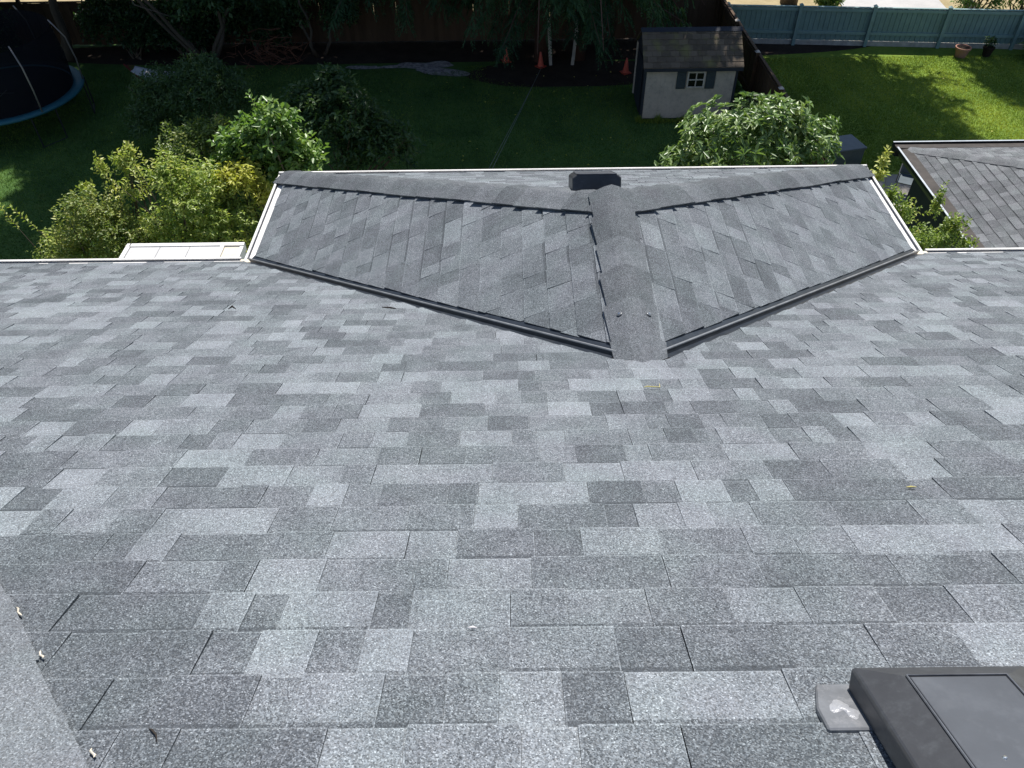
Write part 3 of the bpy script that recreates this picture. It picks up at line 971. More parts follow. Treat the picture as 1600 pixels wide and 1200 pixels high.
def bush_leaves(blobs, ntwig, per, llen, lwid, rng, twig_len=0.25, upb=0.35, whorl=False, gap=0.0, tone_mu=0.45, tone_sd=0.2, inner=0.35):
    """twigs ending near the surface of ellipsoid blobs; leaves sit along each twig"""
    blobs = np.array(blobs, float)         # x y z rx ry rz weight
    wts = blobs[:, 6] / blobs[:, 6].sum()
    idx = rng.choice(len(blobs), ntwig, p=wts)
    B = blobs[idx]
    d = unit(rng.normal(0, 1, (ntwig, 3)))
    d[:, 2] = np.where(d[:, 2] < -0.35, -d[:, 2], d[:, 2])
    rad = 1 - inner * rng.random(ntwig) ** 1.6
    rad *= 1 + 0.10 * np.sin(d[:, 0] * 7 + idx * 1.3) + 0.10 * np.sin(d[:, 1] * 9 + d[:, 2] * 6 + idx)
    tip = B[:, :3] + d * B[:, 3:6] * rad[:, None]
    tdir = unit(d + np.array([0, 0, upb]) + rng.normal(0, 0.3, (ntwig, 3)))
    bases, axes, tones = [], [], []
    ttone = rng.normal(tone_mu, tone_sd, ntwig) + 0.10 * np.sin(tip[:, 0] * 5) * np.cos(tip[:, 2] * 4 + tip[:, 1] * 3)
    for k in range(per):
        f = (k + rng.random(ntwig)) / per
        if whorl:
            f = 0.8 + 0.2 * f
        b = tip - tdir * (twig_len * (1 - f))[:, None]
        o1 = unit(np.cross(tdir, np.tile(np.array([0.3, 0.2, 0.93]), (ntwig, 1)) + rng.normal(0, 0.1, (ntwig, 3))))
        o2 = np.cross(tdir, o1)
        an = (k * 2.399 + rng.random(ntwig) * 0.6)[:, None]
        out = o1 * np.cos(an) + o2 * np.sin(an)
        ax = unit(out * (1.0 if whorl else 0.8) + tdir * (0.25 if whorl else 0.55) + rng.normal(0, 0.18, (ntwig, 3)) + np.array([0, 0, -0.12]))
        bases.append(b); axes.append(ax)
        tones.append(ttone + rng.normal(0, 0.08, ntwig))
    b = np.concatenate(bases); ax = np.concatenate(axes); tn = np.clip(np.concatenate(tones), 0, 1)
    n = len(b)
    L = llen * rng.uniform(0.45, 1.3, n)
    Wd = lwid * rng.uniform(0.75, 1.2, n)
    V, F = leaves_np(b, ax, L, Wd, rng)
    return V, F, np.repeat(tn, 2), tip

def stems(root, tips, rng, r0=0.035, n=10, m='bark2', parent=None, name='stem', spread=0.12):
    mb = MB()
    ch = rng.choice(len(tips), min(n, len(tips)), replace=False)
    for i in ch:
        t = tips[i]
        rr = np.array(root) + np.array([rng.normal(0, spread), rng.normal(0, spread), 0])
        mid = rr * 0.45 + t * 0.55 + np.array([rng.normal(0, 0.12), rng.normal(0, 0.12), 0.05])
        q = [rr, rr * 0.7 + mid * 0.3 + rng.normal(0, 0.04, 3), mid, mid * 0.4 + t * 0.6 + rng.normal(0, 0.04, 3), t]
        mb.tube(q, [r0, r0 * 0.85, r0 * 0.6, r0 * 0.35, r0 * 0.12], 6, cap=False)
    return mb.build(name, MAT[m], parent, True)

def shrub(name, label, cat, root, blobs, ntwig, per, llen, lwid, m, seed, group=None, stem_n=14, r0=0.035, bark='bark2', **kw):
    rng = np.random.default_rng(seed)
    e = tag(empty(name, root, worldparts=True), label, cat, group)
    V, F, T, tips = bush_leaves(blobs, ntwig, per, llen, lwid, rng, **kw)
    obj('foliage', mesh_np('foliage', V, F, MAT[m], T), e)
    stems(root, tips, rng, r0, stem_n, bark, e)
    return e

# ------------------------------------------------------------------ planting beside the near house
shrub('shrub', 'tall leafy yellow-green shrub beside the white patio cover, left of the wing', 'shrub', (-6.9, 6.1, G),
      [(-5.75, 6.1, -3.15, 0.75, 0.7, 0.72, 1.2), (-6.2, 6.2, -2.75, 0.40, 0.4, 0.42, .4), (-5.3, 6.0, -3.5, 0.7, 0.6, 0.5, .8), (-6.4, 6.0, -3.9, 0.9, 0.6, 0.7, .9), (-5.6, 5.8, -4.1, 0.9, 0.5, 0.6, .6)],
      1050, 10, 0.085, 0.038, 'leaf_yellow', 31, tone_mu=0.42, inner=0.5)
shrub('shrub', 'loose bronze-green shrub with upright shoots at the far left eave', 'shrub', (-8.0, 6.0, G),
      [(-7.6, 6.0, -3.75, 0.75, 0.6, 0.85, 1.2), (-8.15, 5.9, -4.1, 0.7, 0.5, 0.55, .8), (-7.15, 5.9, -3.9, 0.55, 0.5, 0.7, .8), (-7.75, 6.0, -3.1, 0.35, 0.3, 0.25, .2)],
      1150, 9, 0.065, 0.034, 'leaf_bronze', 32, tone_mu=0.5, inner=0.5)
shrub('shrub', 'slim upright shoots of pale leaves rising above the bronze-green shrub', 'shrub', (-7.4, 6.4, G),
      [(-7.0, 6.5, -2.72, 0.22, 0.2, 0.34, .5), (-6.85, 6.5, -2.42, 0.12, 0.1, 0.16, .2), (-7.42, 6.5, -2.75, 0.09, 0.1, 0.30, .18), (-7.75, 6.4, -3.05, 0.16, 0.1, 0.12, .2), (-7.15, 6.4, -3.2, 0.4, 0.3, 0.3, .4)],
      130, 8, 0.085, 0.040, 'leaf_yellow', 33, tone_mu=0.6, stem_n=18, r0=0.02)
shrub('shrub', 'golden-leaved shrub branch cluster just left of the wing gutter', 'shrub', (-5.0, 6.3, G),
      [(-5.05, 6.3, -2.82, 0.42, 0.4, 0.30, 1), (-4.75, 6.2, -3.1, 0.22, 0.3, 0.32, .5), (-5.35, 6.3, -2.95, 0.3, 0.3, 0.25, .5)],
      280, 10, 0.10, 0.036, 'leaf_gold', 34, tone_mu=0.5, twig_len=0.3)
shrub('shrub', 'low bright yellow-green shrub tucked against the wing gutter corner', 'shrub', (-4.75, 5.6, G),
      [(-4.8, 5.6, -3.75, 0.45, 0.4, 0.35, 1), (-5.3, 5.6, -3.9, 0.5, 0.4, 0.35, 1)],
      240, 10, 0.07, 0.034, 'leaf_yellow', 35, tone_mu=0.7)
rose = tag(empty('rose', (-7.0, 5.4, G), worldparts=True), 'single red flower among the green shrubs at the left eave', 'flower')
mb = MB()
for k in range(14):
    a = k * 2.399
    rr_ = 0.012 + 0.0035 * k
    c0 = Vector((-6.62 + rr_ * 0.5 * math.cos(a), 5.25 + rr_ * 0.5 * math.sin(a), -3.62 - 0.0012 * k))
    t = Vector((math.cos(a), math.sin(a), 0.9 - 0.05 * k)).normalized()
    sdv = Vector((-math.sin(a), math.cos(a), 0))
    mb.add([c0, c0 + t * 0.035 + sdv * 0.024, c0 + t * 0.052, c0 + t * 0.035 - sdv * 0.024], [(0, 1, 2, 3)])
mb.build('petals', MAT['petal'], rose)
MB().tube([(-7.0, 5.4, G), (-6.9, 5.35, -5.0), (-6.62, 5.25, -3.63)], [0.012, 0.009, 0.005], 6).build('stem', MAT['leaf_dark'], rose)

shrub('fig_tree', 'broad-leaved glossy green tree at the left corner of the wing roof', 'tree', (-4.3, 6.9, G),
      [(-4.75, 6.9, -2.60, 0.64, 0.6, 0.60, 1.2), (-5.2, 6.8, -2.55, 0.40, 0.4, 0.36, .5), (-4.5, 6.9, -2.15, 0.46, 0.4, 0.34, .5), (-4.2, 6.9, -2.85, 0.50, 0.5, 0.50, .8), (-4.9, 6.8, -3.1, 0.5, 0.5, 0.4, .5), (-5.45, 6.7, -2.85, 0.3, 0.3, 0.3, .25)],
      560, 9, 0.135, 0.076, 'leaf_fig', 36, tone_mu=0.5, twig_len=0.3, whorl=False, inner=0.45, r0=0.05)
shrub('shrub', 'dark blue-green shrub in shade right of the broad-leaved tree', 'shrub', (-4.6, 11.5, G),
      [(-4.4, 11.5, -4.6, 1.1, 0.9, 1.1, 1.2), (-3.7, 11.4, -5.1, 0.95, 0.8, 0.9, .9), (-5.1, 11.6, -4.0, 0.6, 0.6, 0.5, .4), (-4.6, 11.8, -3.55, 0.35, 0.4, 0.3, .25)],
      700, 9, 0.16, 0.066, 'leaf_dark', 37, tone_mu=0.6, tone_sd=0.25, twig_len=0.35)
shrub('shrub', 'rounded feathery dark green shrub on the lawn below the hammock', 'shrub', (-9.0, 14.6, G),
      [(-9.0, 14.6, -5.3, 1.55, 1.2, 1.0, 1.5), (-8.3, 14.4, -4.9, 0.9, 0.9, 0.7, .7), (-9.9, 14.4, -5.7, 0.9, 0.9, 0.7, .6), (-8.7, 14.9, -4.6, 0.7, 0.7, 0.4, .4)],
      1500, 9, 0.14, 0.040, 'leaf_dark', 38, tone_mu=0.75, tone_sd=0.15, twig_len=0.35)
shrub('shrub', 'dull brownish shrub between the golden shrub and the feathery one', 'shrub', (-7.6, 10.5, G),
      [(-7.5, 10.4, -4.5, 0.8, 0.7, 0.7, 1), (-6.9, 10.5, -4.3, 0.6, 0.6, 0.5, .6)],
      420, 9, 0.10, 0.045, 'leaf_bronze', 39, tone_mu=0.25)
shrub('rhododendron', 'large glossy rhododendron behind the right half of the wing eave', 'shrub', (3.3, 6.6, G),
      [(3.3, 6.6, -2.75, 1.15, 0.9, 1.0, 1.6), (2.55, 6.5, -2.95, 0.65, 0.7, 0.65, .8), (4.15, 6.6, -2.75, 0.75, 0.7, 0.75, .8), (3.7, 6.6, -2.2, 0.65, 0.6, 0.45, .5), (2.2, 6.4, -3.2, 0.4, 0.5, 0.35, .4)],
      800, 11, 0.15, 0.050, 'leaf_rhodo', 40, tone_mu=0.5, whorl=True, twig_len=0.2, inner=0.35, r0=0.05)
shrub('shrub', 'small dark shrub at the foot of the shed by the dividing fence', 'shrub', (6.0, 15.0, G),
      [(6.0, 15.0, -6.1, 0.55, 0.5, 0.55, 1), (5.6, 15.2, -6.3, 0.4, 0.3, 0.35, .4)],
      220, 8, 0.13, 0.05, 'leaf_dark', 41, tone_mu=0.6)
shrub('sapling', 'thin yellow-leaved sapling tip at the right corner of the wing roof', 'sapling', (4.25, 3.6, G),
      [(4.12, 3.6, -1.15, 0.06, 0.08, 0.17, 1), (4.0, 3.6, -1.42, 0.10, 0.1, 0.12, .8), (4.16, 3.6, -1.4, 0.08, 0.1, 0.12, .6)],
      42, 6, 0.075, 0.036, 'leaf_yellow', 42, tone_mu=0.75, twig_len=0.1, stem_n=6, r0=0.012)
shrub('shrub', 'airy small-leaved shrub in the gap between the two roofs', 'shrub', (4.8, 3.2, G),
      [(4.75, 3.1, -2.15, 0.55, 0.3, 0.35, 1.2), (4.35, 3.2, -1.75, 0.25, 0.2, 0.35, .4), (4.72, 3.1, -1.55, 0.07, 0.1, 0.4, .16), (5.05, 3.1, -1.85, 0.22, 0.1, 0.25, .28), (4.15, 3.2, -1.45, 0.14, 0.1, 0.22, .2), (5.25, 3.0, -2.0, 0.18, 0.1, 0.10, .12)],
      480, 8, 0.055, 0.026, 'leaf_yellow', 43, tone_mu=0.25, twig_len=0.16, stem_n=20, r0=0.012, inner=0.8)

for i, (x, y, z0, n_, lab, m_) in enumerate(((-6.55, 6.2, -2.35, 7, 'long loose shoots standing above the yellow-green shrub', 'leaf_yellow'), (-8.35, 6.0, -3.25, 6, 'long loose shoots at the left side of the bronze-green shrub', 'leaf_yellow'), (-4.6, 7.0, -1.95, 5, 'upright shoots above the broad-leaved tree', 'leaf_fig'))):
    rng = np.random.default_rng(300 + i)
    e = tag(empty('shoots', (x, y, G), worldparts=True), lab, 'shoots')
    st = MB()
    Bs, As = [], []
    for k in range(n_):
        tip = np.array((x + rng.normal(0, 0.45), y + rng.normal(0, 0.2), z0 + rng.uniform(-0.25, 0.22)))
        foot = np.array((x + rng.normal(0, 0.15), y, z0 - 1.6))
        mid = foot * 0.45 + tip * 0.55 + np.array((rng.normal(0, 0.08), 0, 0.12))
        st.tube([(x + rng.normal(0, 0.05), y, G), foot, mid, tip], [0.012, 0.010, 0.007, 0.002], 5, cap=False)
        m = 26
        f = np.linspace(0.25, 1.0, m)
        p = mid + (tip - mid) * f[:, None]
        d = unit(tip - mid)
        an = np.arange(m) * 2.4 + rng.random()
        o1 = unit(np.cross(d, np.array((0.3, 0.9, 0.1)))); o2 = np.cross(d, o1)
        Bs.append(p); As.append(unit(o1 * np.cos(an)[:, None] + o2 * np.sin(an)[:, None] + d * 0.6 + rng.normal(0, 0.15, (m, 3))))
    Bs, As = np.concatenate(Bs), np.concatenate(As)
    k = 1.5 if m_ == 'leaf_fig' else 1.0
    V, F = leaves_np(Bs, As, 0.085 * k * rng.uniform(0.5, 1.2, len(Bs)), 0.038 * k * rng.uniform(0.7, 1.2, len(Bs)), rng)
    obj('foliage', mesh_np('foliage', V, F, MAT[m_], np.repeat(np.clip(rng.normal(0.6, 0.2, len(Bs)), 0, 1), 2)), e)
    st.build('stem', MAT['bark2'], e, True)

# ------------------------------------------------------------------ white patio cover
pc = tag(empty('patio_cover', (-5.7, 3.0, G), worldparts=True), 'white metal patio cover just below the left eave', 'patio cover')
for k in range(3):
    x0 = -6.38 + k * 0.455
    o = MB().box(x0, x0 + 0.449, 0.9, 4.58, -3.03, -3.0).build('roof_panel', MAT['pan'], pc)
    bevel(o, 0.004, 1)
MB().box(-6.40, -4.66, 4.585, 4.66, -3.12, -2.985).build('front_beam', MAT['white'], pc)
MB().box(-6.45, -6.385, 0.9, 4.66, -3.10, -2.985).build('side_rail', MAT['white'], pc)
MB().box(-5.01, -4.95, 0.9, 4.58, -3.10, -2.985).build('side_rail', MAT['white'], pc)
MB().box(-4.945, -4.72, 0.9, 4.58, -3.05, -3.012).build('side_tray', MAT['cream'], pc)
MB().box(-4.715, -4.66, 0.9, 4.58, -3.15, -3.0).build('side_rail', MAT['white'], pc)
for x in (-6.38, -4.75):
    MB().box(x, x + 0.08, 4.5, 4.58, G, -3.13).build('post', MAT['white'], pc)

# ------------------------------------------------------------------ neighbouring house, lower, to the right
NX, NY, NZ, NK = 6.62, 7.66, -3.18, 0.30
nh = tag(empty('neighbour_house', (11, 2.0, G), worldparts=True), 'lower neighbouring house with dark gutters and small grey shingles, at the right edge', 'house')
NS = math.atan(NK)
nc, ns = math.cos(NS), math.sin(NS)
NWX, NWY = 9.0, 11.0
nfar = Slope((NX, NY, NZ), (-1, 0, 0), (0, -nc, ns))
nleft = Slope((NX, NY, NZ), (0, -1, 0), (nc, 0, ns))
NVT = (NWX / 2) / nc
def nfar_clip(poly):
    q = clip(clip(poly, 1, nc, 0), -1, nc, NWX)
    return [(q, True)]
def nleft_clip(poly):
    q = clip(clip(poly, -1, nc, 0), 1, nc, NWY)
    return [(q, len(q) != 4 or area(q) < area(poly) - 1e-5)]
o = deck('roof_slope', nfar, [(0, 0), (-NWX, 0), (-NWX / 2, NVT)][::-1], nh)
put_tabs(nfar, lay(nfar, -NWX - 0.1, 0.1, int(NVT / EXP) + 1, nfar_clip, r, -0.005), o, MAT['shingle_n'], 0)
o = deck('roof_slope', nleft, [(0, 0), (NWX / 2, NVT), (NWY - NWX / 2, NVT), (NWY, 0)][::-1], nh)
put_tabs(nleft, lay(nleft, -0.1, NWY + 0.1, int(NVT / EXP) + 1, nleft_clip, r, -0.005, (0.10, 0.2, 0.25, 0.2, 0.13, 0.07, 0.05), wmin=0.14, wmax=0.24), o, MAT['shingle_n'], 300)
nright = Slope((NX + NWX, NY, NZ), (0, 1, 0), (-nc, 0, ns))
deck('roof_slope', nright, [(0, 0), (-NWX / 2, NVT), (-NWY + NWX / 2, NVT), (-NWY, 0)], nh, MAT['shingle_n'])
cap_run((NX, NY, NZ), (NX + NWX / 2, NY - NWX / 2, NZ + NWX / 2 * NK), nleft.N, nfar.N, nh, r, 'hip_cap', 0.2, 0.14, m=MAT['shingle_n'])
gutter((NX - 0.02, NY + 0.02, NZ), (NX - 0.02, NY - NWY, NZ), (-1, 0, 0), nh, 'dark_gutter', False, 0.20, 0.18, lipmat='gutter_lip', pan='gutter_pan', zoff=0.02)
gutter((NX - 0.02, NY + 0.023, NZ), (NX + NWX, NY + 0.023, NZ), (0, 1, 0), nh, 'dark_gutter', False, 0.20, 0.18, lipmat='gutter_lip', pan='gutter_pan', ext=(0.2, 0), zoff=0.0205)
MB().box(NX + 0.12, NX + NWX - 0.3, NY - NWY + 0.3, NY - 0.3, G, NZ - 0.12).build('wall', MAT['darkwall'], nh)
MB().box(NX + 0.0, NX + NWX, NY - NWY, NY, NZ - 0.115, NZ - 0.09).build('soffit', MAT['darkwall'], nh)

# things on the concrete between the houses
ch = tag(empty('patio_chair', (9.15, 11.75, G), -0.5), 'grey patio chair on the concrete between the two houses', 'chair')
MB().box(-0.26, 0.26, -0.25, 0.25, 0.42, 0.45).build('seat', MAT['bluegrey'], ch)
o = MB().add([(-0.27, 0.25, 0.45), (0.27, 0.25, 0.45), (0.27, 0.42, 1.05), (-0.27, 0.42, 1.05), (-0.27, 0.28, 0.45), (0.27, 0.28, 0.45), (0.27, 0.45, 1.05), (-0.27, 0.45, 1.05)],
             [(0, 1, 2, 3), (7, 6, 5, 4), (0, 4, 5, 1), (1, 5, 6, 2), (2, 6, 7, 3), (3, 7, 4, 0)]).build('backrest', MAT['bluegrey'], ch)
bevel(o, 0.04, 3)
for sx in (-0.24, 0.24):
    for sy in (-0.22, 0.24):
        MB().tube([(sx, sy, 0), (sx, sy, 0.43)], 0.014, 8).build('leg', MAT['dark_gutter'], ch)
    MB().tube([(sx * 1.12, -0.22, 0.43), (sx * 1.12, -0.2, 0.64), (sx * 1.12, 0.3, 0.66)], 0.014, 8).build('armrest', MAT['dark_gutter'], ch)
bx = tag(empty('storage_box', (7.85, 13.35, G), 0.25), 'blue-grey lidded storage box behind the rhododendron', 'box')
bevel(MB().box(-0.6, 0.6, -0.35, 0.35, 0, 0.52).build('body', MAT['bluegrey'], bx), 0.02)
bevel(MB().box(-0.63, 0.63, -0.38, 0.38, 0.525, 0.58).build('lid', MAT['bluegrey'], bx), 0.02)

# ------------------------------------------------------------------ fences
def board_mesh(w, t, h, m, name='board', dog=False):
    V = [(-w / 2, -t / 2, 0), (w / 2, -t / 2, 0), (w / 2, t / 2, 0), (-w / 2, t / 2, 0), (-w / 2, -t / 2, h), (w / 2, -t / 2, h), (w / 2, t / 2, h), (-w / 2, t / 2, h)]
    return mesh(name, V, [(3, 2, 1, 0), (4, 5, 6, 7), (0, 1, 5, 4), (1, 2, 6, 5), (2, 3, 7, 6), (3, 0, 4, 7)], m)

def fence(label, a, b, h, m, step=0.15, bw=0.1525, post_every=2.4, cap_m=None, cap=True, name='fence', base=None, rail_m=None, jitter=0.012, ph=0.10, facing=1, backing=False):
    a, b = Vector((*a, G)), Vector((*b, G))
    L = (b - a).length
    rz = math.atan2(b.y - a.y, b.x - a.x)
    e = tag(empty(name, a, rz), label, 'fence')
    bm = board_mesh(bw, 0.02, h, m)
    z0 = 0.03 if base is None else base
    n = int(L / step)
    for i in range(n):
        o = bpy.data.objects.new('board', bm)
        o.location = ((i + 0.5) * step, (0.0, 0.011)[i % 2] * (bw > step) + rnd.uniform(-0.002, 0.002), z0 + rnd.uniform(-jitter, jitter))
        o.rotation_euler = (rnd.uniform(-0.004, 0.004), rnd.uniform(-0.002, 0.002) if rnd.random() < 0.93 else 0.012, 0)
        link(o, e)
    pm = mesh('post', *(lambda q: (q.V, q.F))(MB().box(-0.05, 0.05, -0.05, 0.05, 0, h + z0 + ph)), rail_m or m)
    cm = mesh('post_cap', *(lambda q: (q.V, q.F))(MB().add([(-0.07, -0.07, 0.002), (0.07, -0.07, 0.002), (0.07, 0.07, 0.002), (-0.07, 0.07, 0.002), (0, 0, 0.06)], [(3, 2, 1, 0), (0, 1, 4), (1, 2, 4), (2, 3, 4), (3, 0, 4)])), cap_m or rail_m or m)
    k = int(L / post_every) + 1
    for i in range(k + 1):
        x = min(i * post_every, L)
        o = bpy.data.objects.new('post', pm)
        o.location = (x, 0.065 * facing, 0)
        link(o, e)
        if cap:
            q = bpy.data.objects.new('post_cap', cm)
            q.location = (0, 0, h + z0 + ph)
            link(q, o)
    for z in (0.25, h * 0.95):
        MB().box(0, L, 0.024 if facing > 0 else -0.05, 0.06 if facing > 0 else -0.012, z0 + z - 0.045, z0 + z + 0.045).build('rail', rail_m or m, e)
    MB().box(0, L, -0.035, 0.045, z0 + h + 0.014, z0 + h + 0.04).build('top_rail', rail_m or m, e)
    if backing:
        MB().box(0, L, 0.0125, 0.02, z0 + 0.01, z0 + h - 0.01).build('back_panel', m, e)
    if base:
        MB().box(0, L, -0.03, 0.03, 0, base - 0.01).build('base_board', MAT['plank'], e)
    return e
fence('long brown board fence at the back of the lawn behind the cedars', (-24, 22.0), (6.35, 21.95), 1.36, MAT['fence'], cap=False)
fence('dark brown fence dividing the two gardens, seen edge-on beside the shed', (6.38, 21.9), (6.75, 9.4), 1.33, MAT['fence'], cap_m=MAT['shedtrim'], facing=-1)
fence('teal painted board fence across the back of the neighbouring lawn', (6.55, 21.55), (20.0, 20.35), 1.02, MAT['teal'], step=0.16, bw=0.146, backing=True, post_every=2.34, rail_m=MAT['teal_rail'], base=0.16, facing=-1, jitter=0.002)

# ------------------------------------------------------------------ garden shed
shx0, shx1, shy0, shy1, shh = 3.12, 5.68, 16.0, 17.75, 1.55
shed = tag(empty('garden_shed', ((shx0 + shx1) / 2, shy0, G), worldparts=True), 'small white garden shed with mossy brown roof and shuttered window', 'shed')
nb = 22
bw = (shx1 - shx0) / nb
bmw = board_mesh(bw - 0.0018, 0.022, shh, MAT['shedwall'], 'wall_board')
for i in range(nb):
    o = bpy.data.objects.new('wall_board', bmw)
    o.location = (shx0 + (i + 0.5) * bw, shy0 + rnd.uniform(-0.002, 0.002), G + 0.05)
    link(o, shed)
MB().box(shx0 + 0.02, shx1 - 0.02, shy0 + 0.015, shy1 - 0.015, G + 0.02, G + shh + 0.02).build('inner_wall', MAT['sheddark'], shed)
rz_ = G + shh + 0.05
rid = 0.62
ym = (shy0 + shy1) / 2
for x in (shx0 + 0.001, shx1 - 0.021):
    MB().add([(x, shy0, rz_ - 0.04), (x, shy1, rz_ - 0.04), (x, ym, rz_ + rid - 0.05), (x + 0.02, shy0, rz_ - 0.04), (x + 0.02, shy1, rz_ - 0.04), (x + 0.02, ym, rz_ + rid - 0.05)],
             [(0, 2, 1), (3, 4, 5), (0, 1, 4, 3), (1, 2, 5, 4), (2, 0, 3, 5)]).build('gable', MAT['sheddark'], shed)
for x, y in ((shx0 - 0.015, shy0 - 0.02), (shx1 - 0.055, shy0 - 0.02), (shx0 - 0.015, shy1 - 0.05)):
    MB().box(x, x + 0.07, y, y + 0.07, G + 0.02, G + shh + 0.03).build('corner_trim', MAT['shedtrim'] if y > shy0 else MAT['sheddark'], shed)
dd = MB().box(shx0 - 0.012, shx0 + 0.0, shy0 + 0.35, shy1 - 0.4, G + 0.06, G + shh - 0.05).build('door', MAT['sheddark'], shed)
ov = 0.10
for sg, y0 in ((1, shy0 - ov), (-1, shy1 + ov)):
    ya, yb = y0, ym
    za = rz_ - ov * rid / (ym - shy0)
    slh = math.hypot(yb - ya, rz_ + rid - za)
    V = [(shx0 - 0.06, ya, za), (shx1 + 0.12, ya, za), (shx1 + 0.12, yb, rz_ + rid), (shx0 - 0.06, yb, rz_ + rid)]
    V += [(a_, b_, c0 - 0.03) for a_, b_, c0 in V]
    rf = MB().add(V, [(0, 1, 2, 3), (7, 6, 5, 4), (0, 4, 5, 1), (1, 5, 6, 2), (2, 6, 7, 3), (3, 7, 4, 0)]).build('roof', MAT['shedroof'], shed)
    if sg > 0:
        nrow, ncol = 7, 11
        th = math.atan2(rz_ + rid - za, yb - ya)
        cw = (shx1 - shx0 + 0.18) / ncol
        sm = mesh('roof_shingle', *(lambda q: (q.V, q.F))(MB().add([(0.004, 0, 0.002), (cw - 0.004, 0, 0.002), (cw - 0.004, slh / nrow + 0.02, 0.002), (0.004, slh / nrow + 0.02, 0.002), (0.004, 0, 0.018), (cw - 0.004, 0, 0.018), (cw - 0.004, slh / nrow + 0.02, 0.006), (0.004, slh / nrow + 0.02, 0.006)],
                    [(4, 5, 6, 7), (0, 1, 5, 4), (1, 2, 6, 5), (2, 3, 7, 6), (3, 0, 4, 7)])), MAT['shedroof'])
        for i in range(nrow):
            for j in range(ncol + (i % 2)):
                o = bpy.data.objects.new('roof_shingle', sm)
                xs = shx0 - 0.06 + (j - 0.5 * (i % 2)) * cw
                sc_ = 1.0
                if xs < shx0 - 0.061: xs, sc_ = shx0 - 0.06, 0.5
                elif xs + cw > shx1 + 0.1205: sc_ = (shx1 + 0.12 - xs) / cw
                o.matrix_basis = Matrix.Translation((xs, ya + i * slh / nrow * math.cos(th), za + i * slh / nrow * math.sin(th))) @ Matrix.Rotation(th, 4, 'X') @ Matrix.Diagonal((sc_, 1, 1, 1))
                link(o, rf)
MB().add([(shx0 - 0.08, ym - 0.12, rz_ + rid - 0.045), (shx0 - 0.08, ym, rz_ + rid + 0.035), (shx0 - 0.08, ym + 0.12, rz_ + rid - 0.045), (shx1 + 0.14, ym - 0.12, rz_ + rid - 0.045), (shx1 + 0.14, ym, rz_ + rid + 0.035), (shx1 + 0.14, ym + 0.12, rz_ + rid - 0.045)],
         [(0, 3, 4, 1), (1, 4, 5, 2), (0, 1, 2), (3, 5, 4)]).build('ridge_cap', MAT['sheddark'], shed)
MB().box(shx0 - 0.05, shx1 + 0.11, shy0 - ov - 0.02, shy0 - ov, rz_ - 0.17, rz_ - 0.085).build('eave_board', MAT['sheddark'], shed)
# window with shutters
wx, wz = 4.55, G + 1.17
wn = MB().box(wx - 0.25, wx + 0.25, shy0 - 0.030, shy0 - 0.013, wz - 0.235, wz + 0.235).build('window', MAT['glass'], shed)
for x0, x1, z0, z1 in ((-0.25, -0.205, -0.235, 0.235), (0.205, 0.25, -0.235, 0.235), (-0.205, 0.205, 0.19, 0.235), (-0.205, 0.205, -0.235, -0.19), (-0.014, 0.014, -0.19, 0.19)):
    MB().box(wx + x0, wx + x1, shy0 - 0.055, shy0 - 0.031, wz + z0, wz + z1).build('window_bar', MAT['shedtrim'], wn)
MB().box(wx - 0.205, wx - 0.0145, shy0 - 0.053, shy0 - 0.031, wz - 0.014, wz + 0.014).build('window_bar', MAT['shedtrim'], wn)
MB().box(wx + 0.0145, wx + 0.205, shy0 - 0.053, shy0 - 0.031, wz - 0.014, wz + 0.014).build('window_bar', MAT['shedtrim'], wn)
for x in (wx - 0.53, wx + 0.275):
    sh = MB().box(x, x + 0.255, shy0 - 0.038, shy0 - 0.013, wz - 0.26, wz + 0.26).build('shutter', MAT['shutter'], shed)
    for k in range(6):
        z = wz - 0.215 + k * 0.075
        MB().box(x + 0.03, x + 0.225, shy0 - 0.046, shy0 - 0.0385, z, z + 0.05).build('louvre', MAT['shutter'], sh)

# ------------------------------------------------------------------ cones
def make_cone(loc, label, tilt):
    e = tag(empty('traffic_cone', loc), label, 'cone', 'orange cones along the back fence')
    e.rotation_euler = (tilt[0], tilt[1], rnd.uniform(0, 1.5))
    bevel(MB().box(-0.14, 0.14, -0.14, 0.14, 0.0, 0.03).build('base', MAT['conewhite'], e), 0.01)
    MB().lathe([(0.10, 0.031), (0.098, 0.045), (0.028, 0.46), (0.022, 0.47), (0.0001, 0.47)], n=20).build('body', MAT['cone'], e, True)
make_cone((-0.71, 20.2, G + 0.012), 'orange traffic cone furthest left, beneath the drooping cedar boughs', (0.06, 0.05))
make_cone((0.40, 19.75, G + 0.012), 'orange traffic cone in front of the left cedar trunk', (0.0, -0.03))
make_cone((3.06, 19.2, G + 0.012), 'orange traffic cone beside the dark end of the shed', (0.03, 0.0))

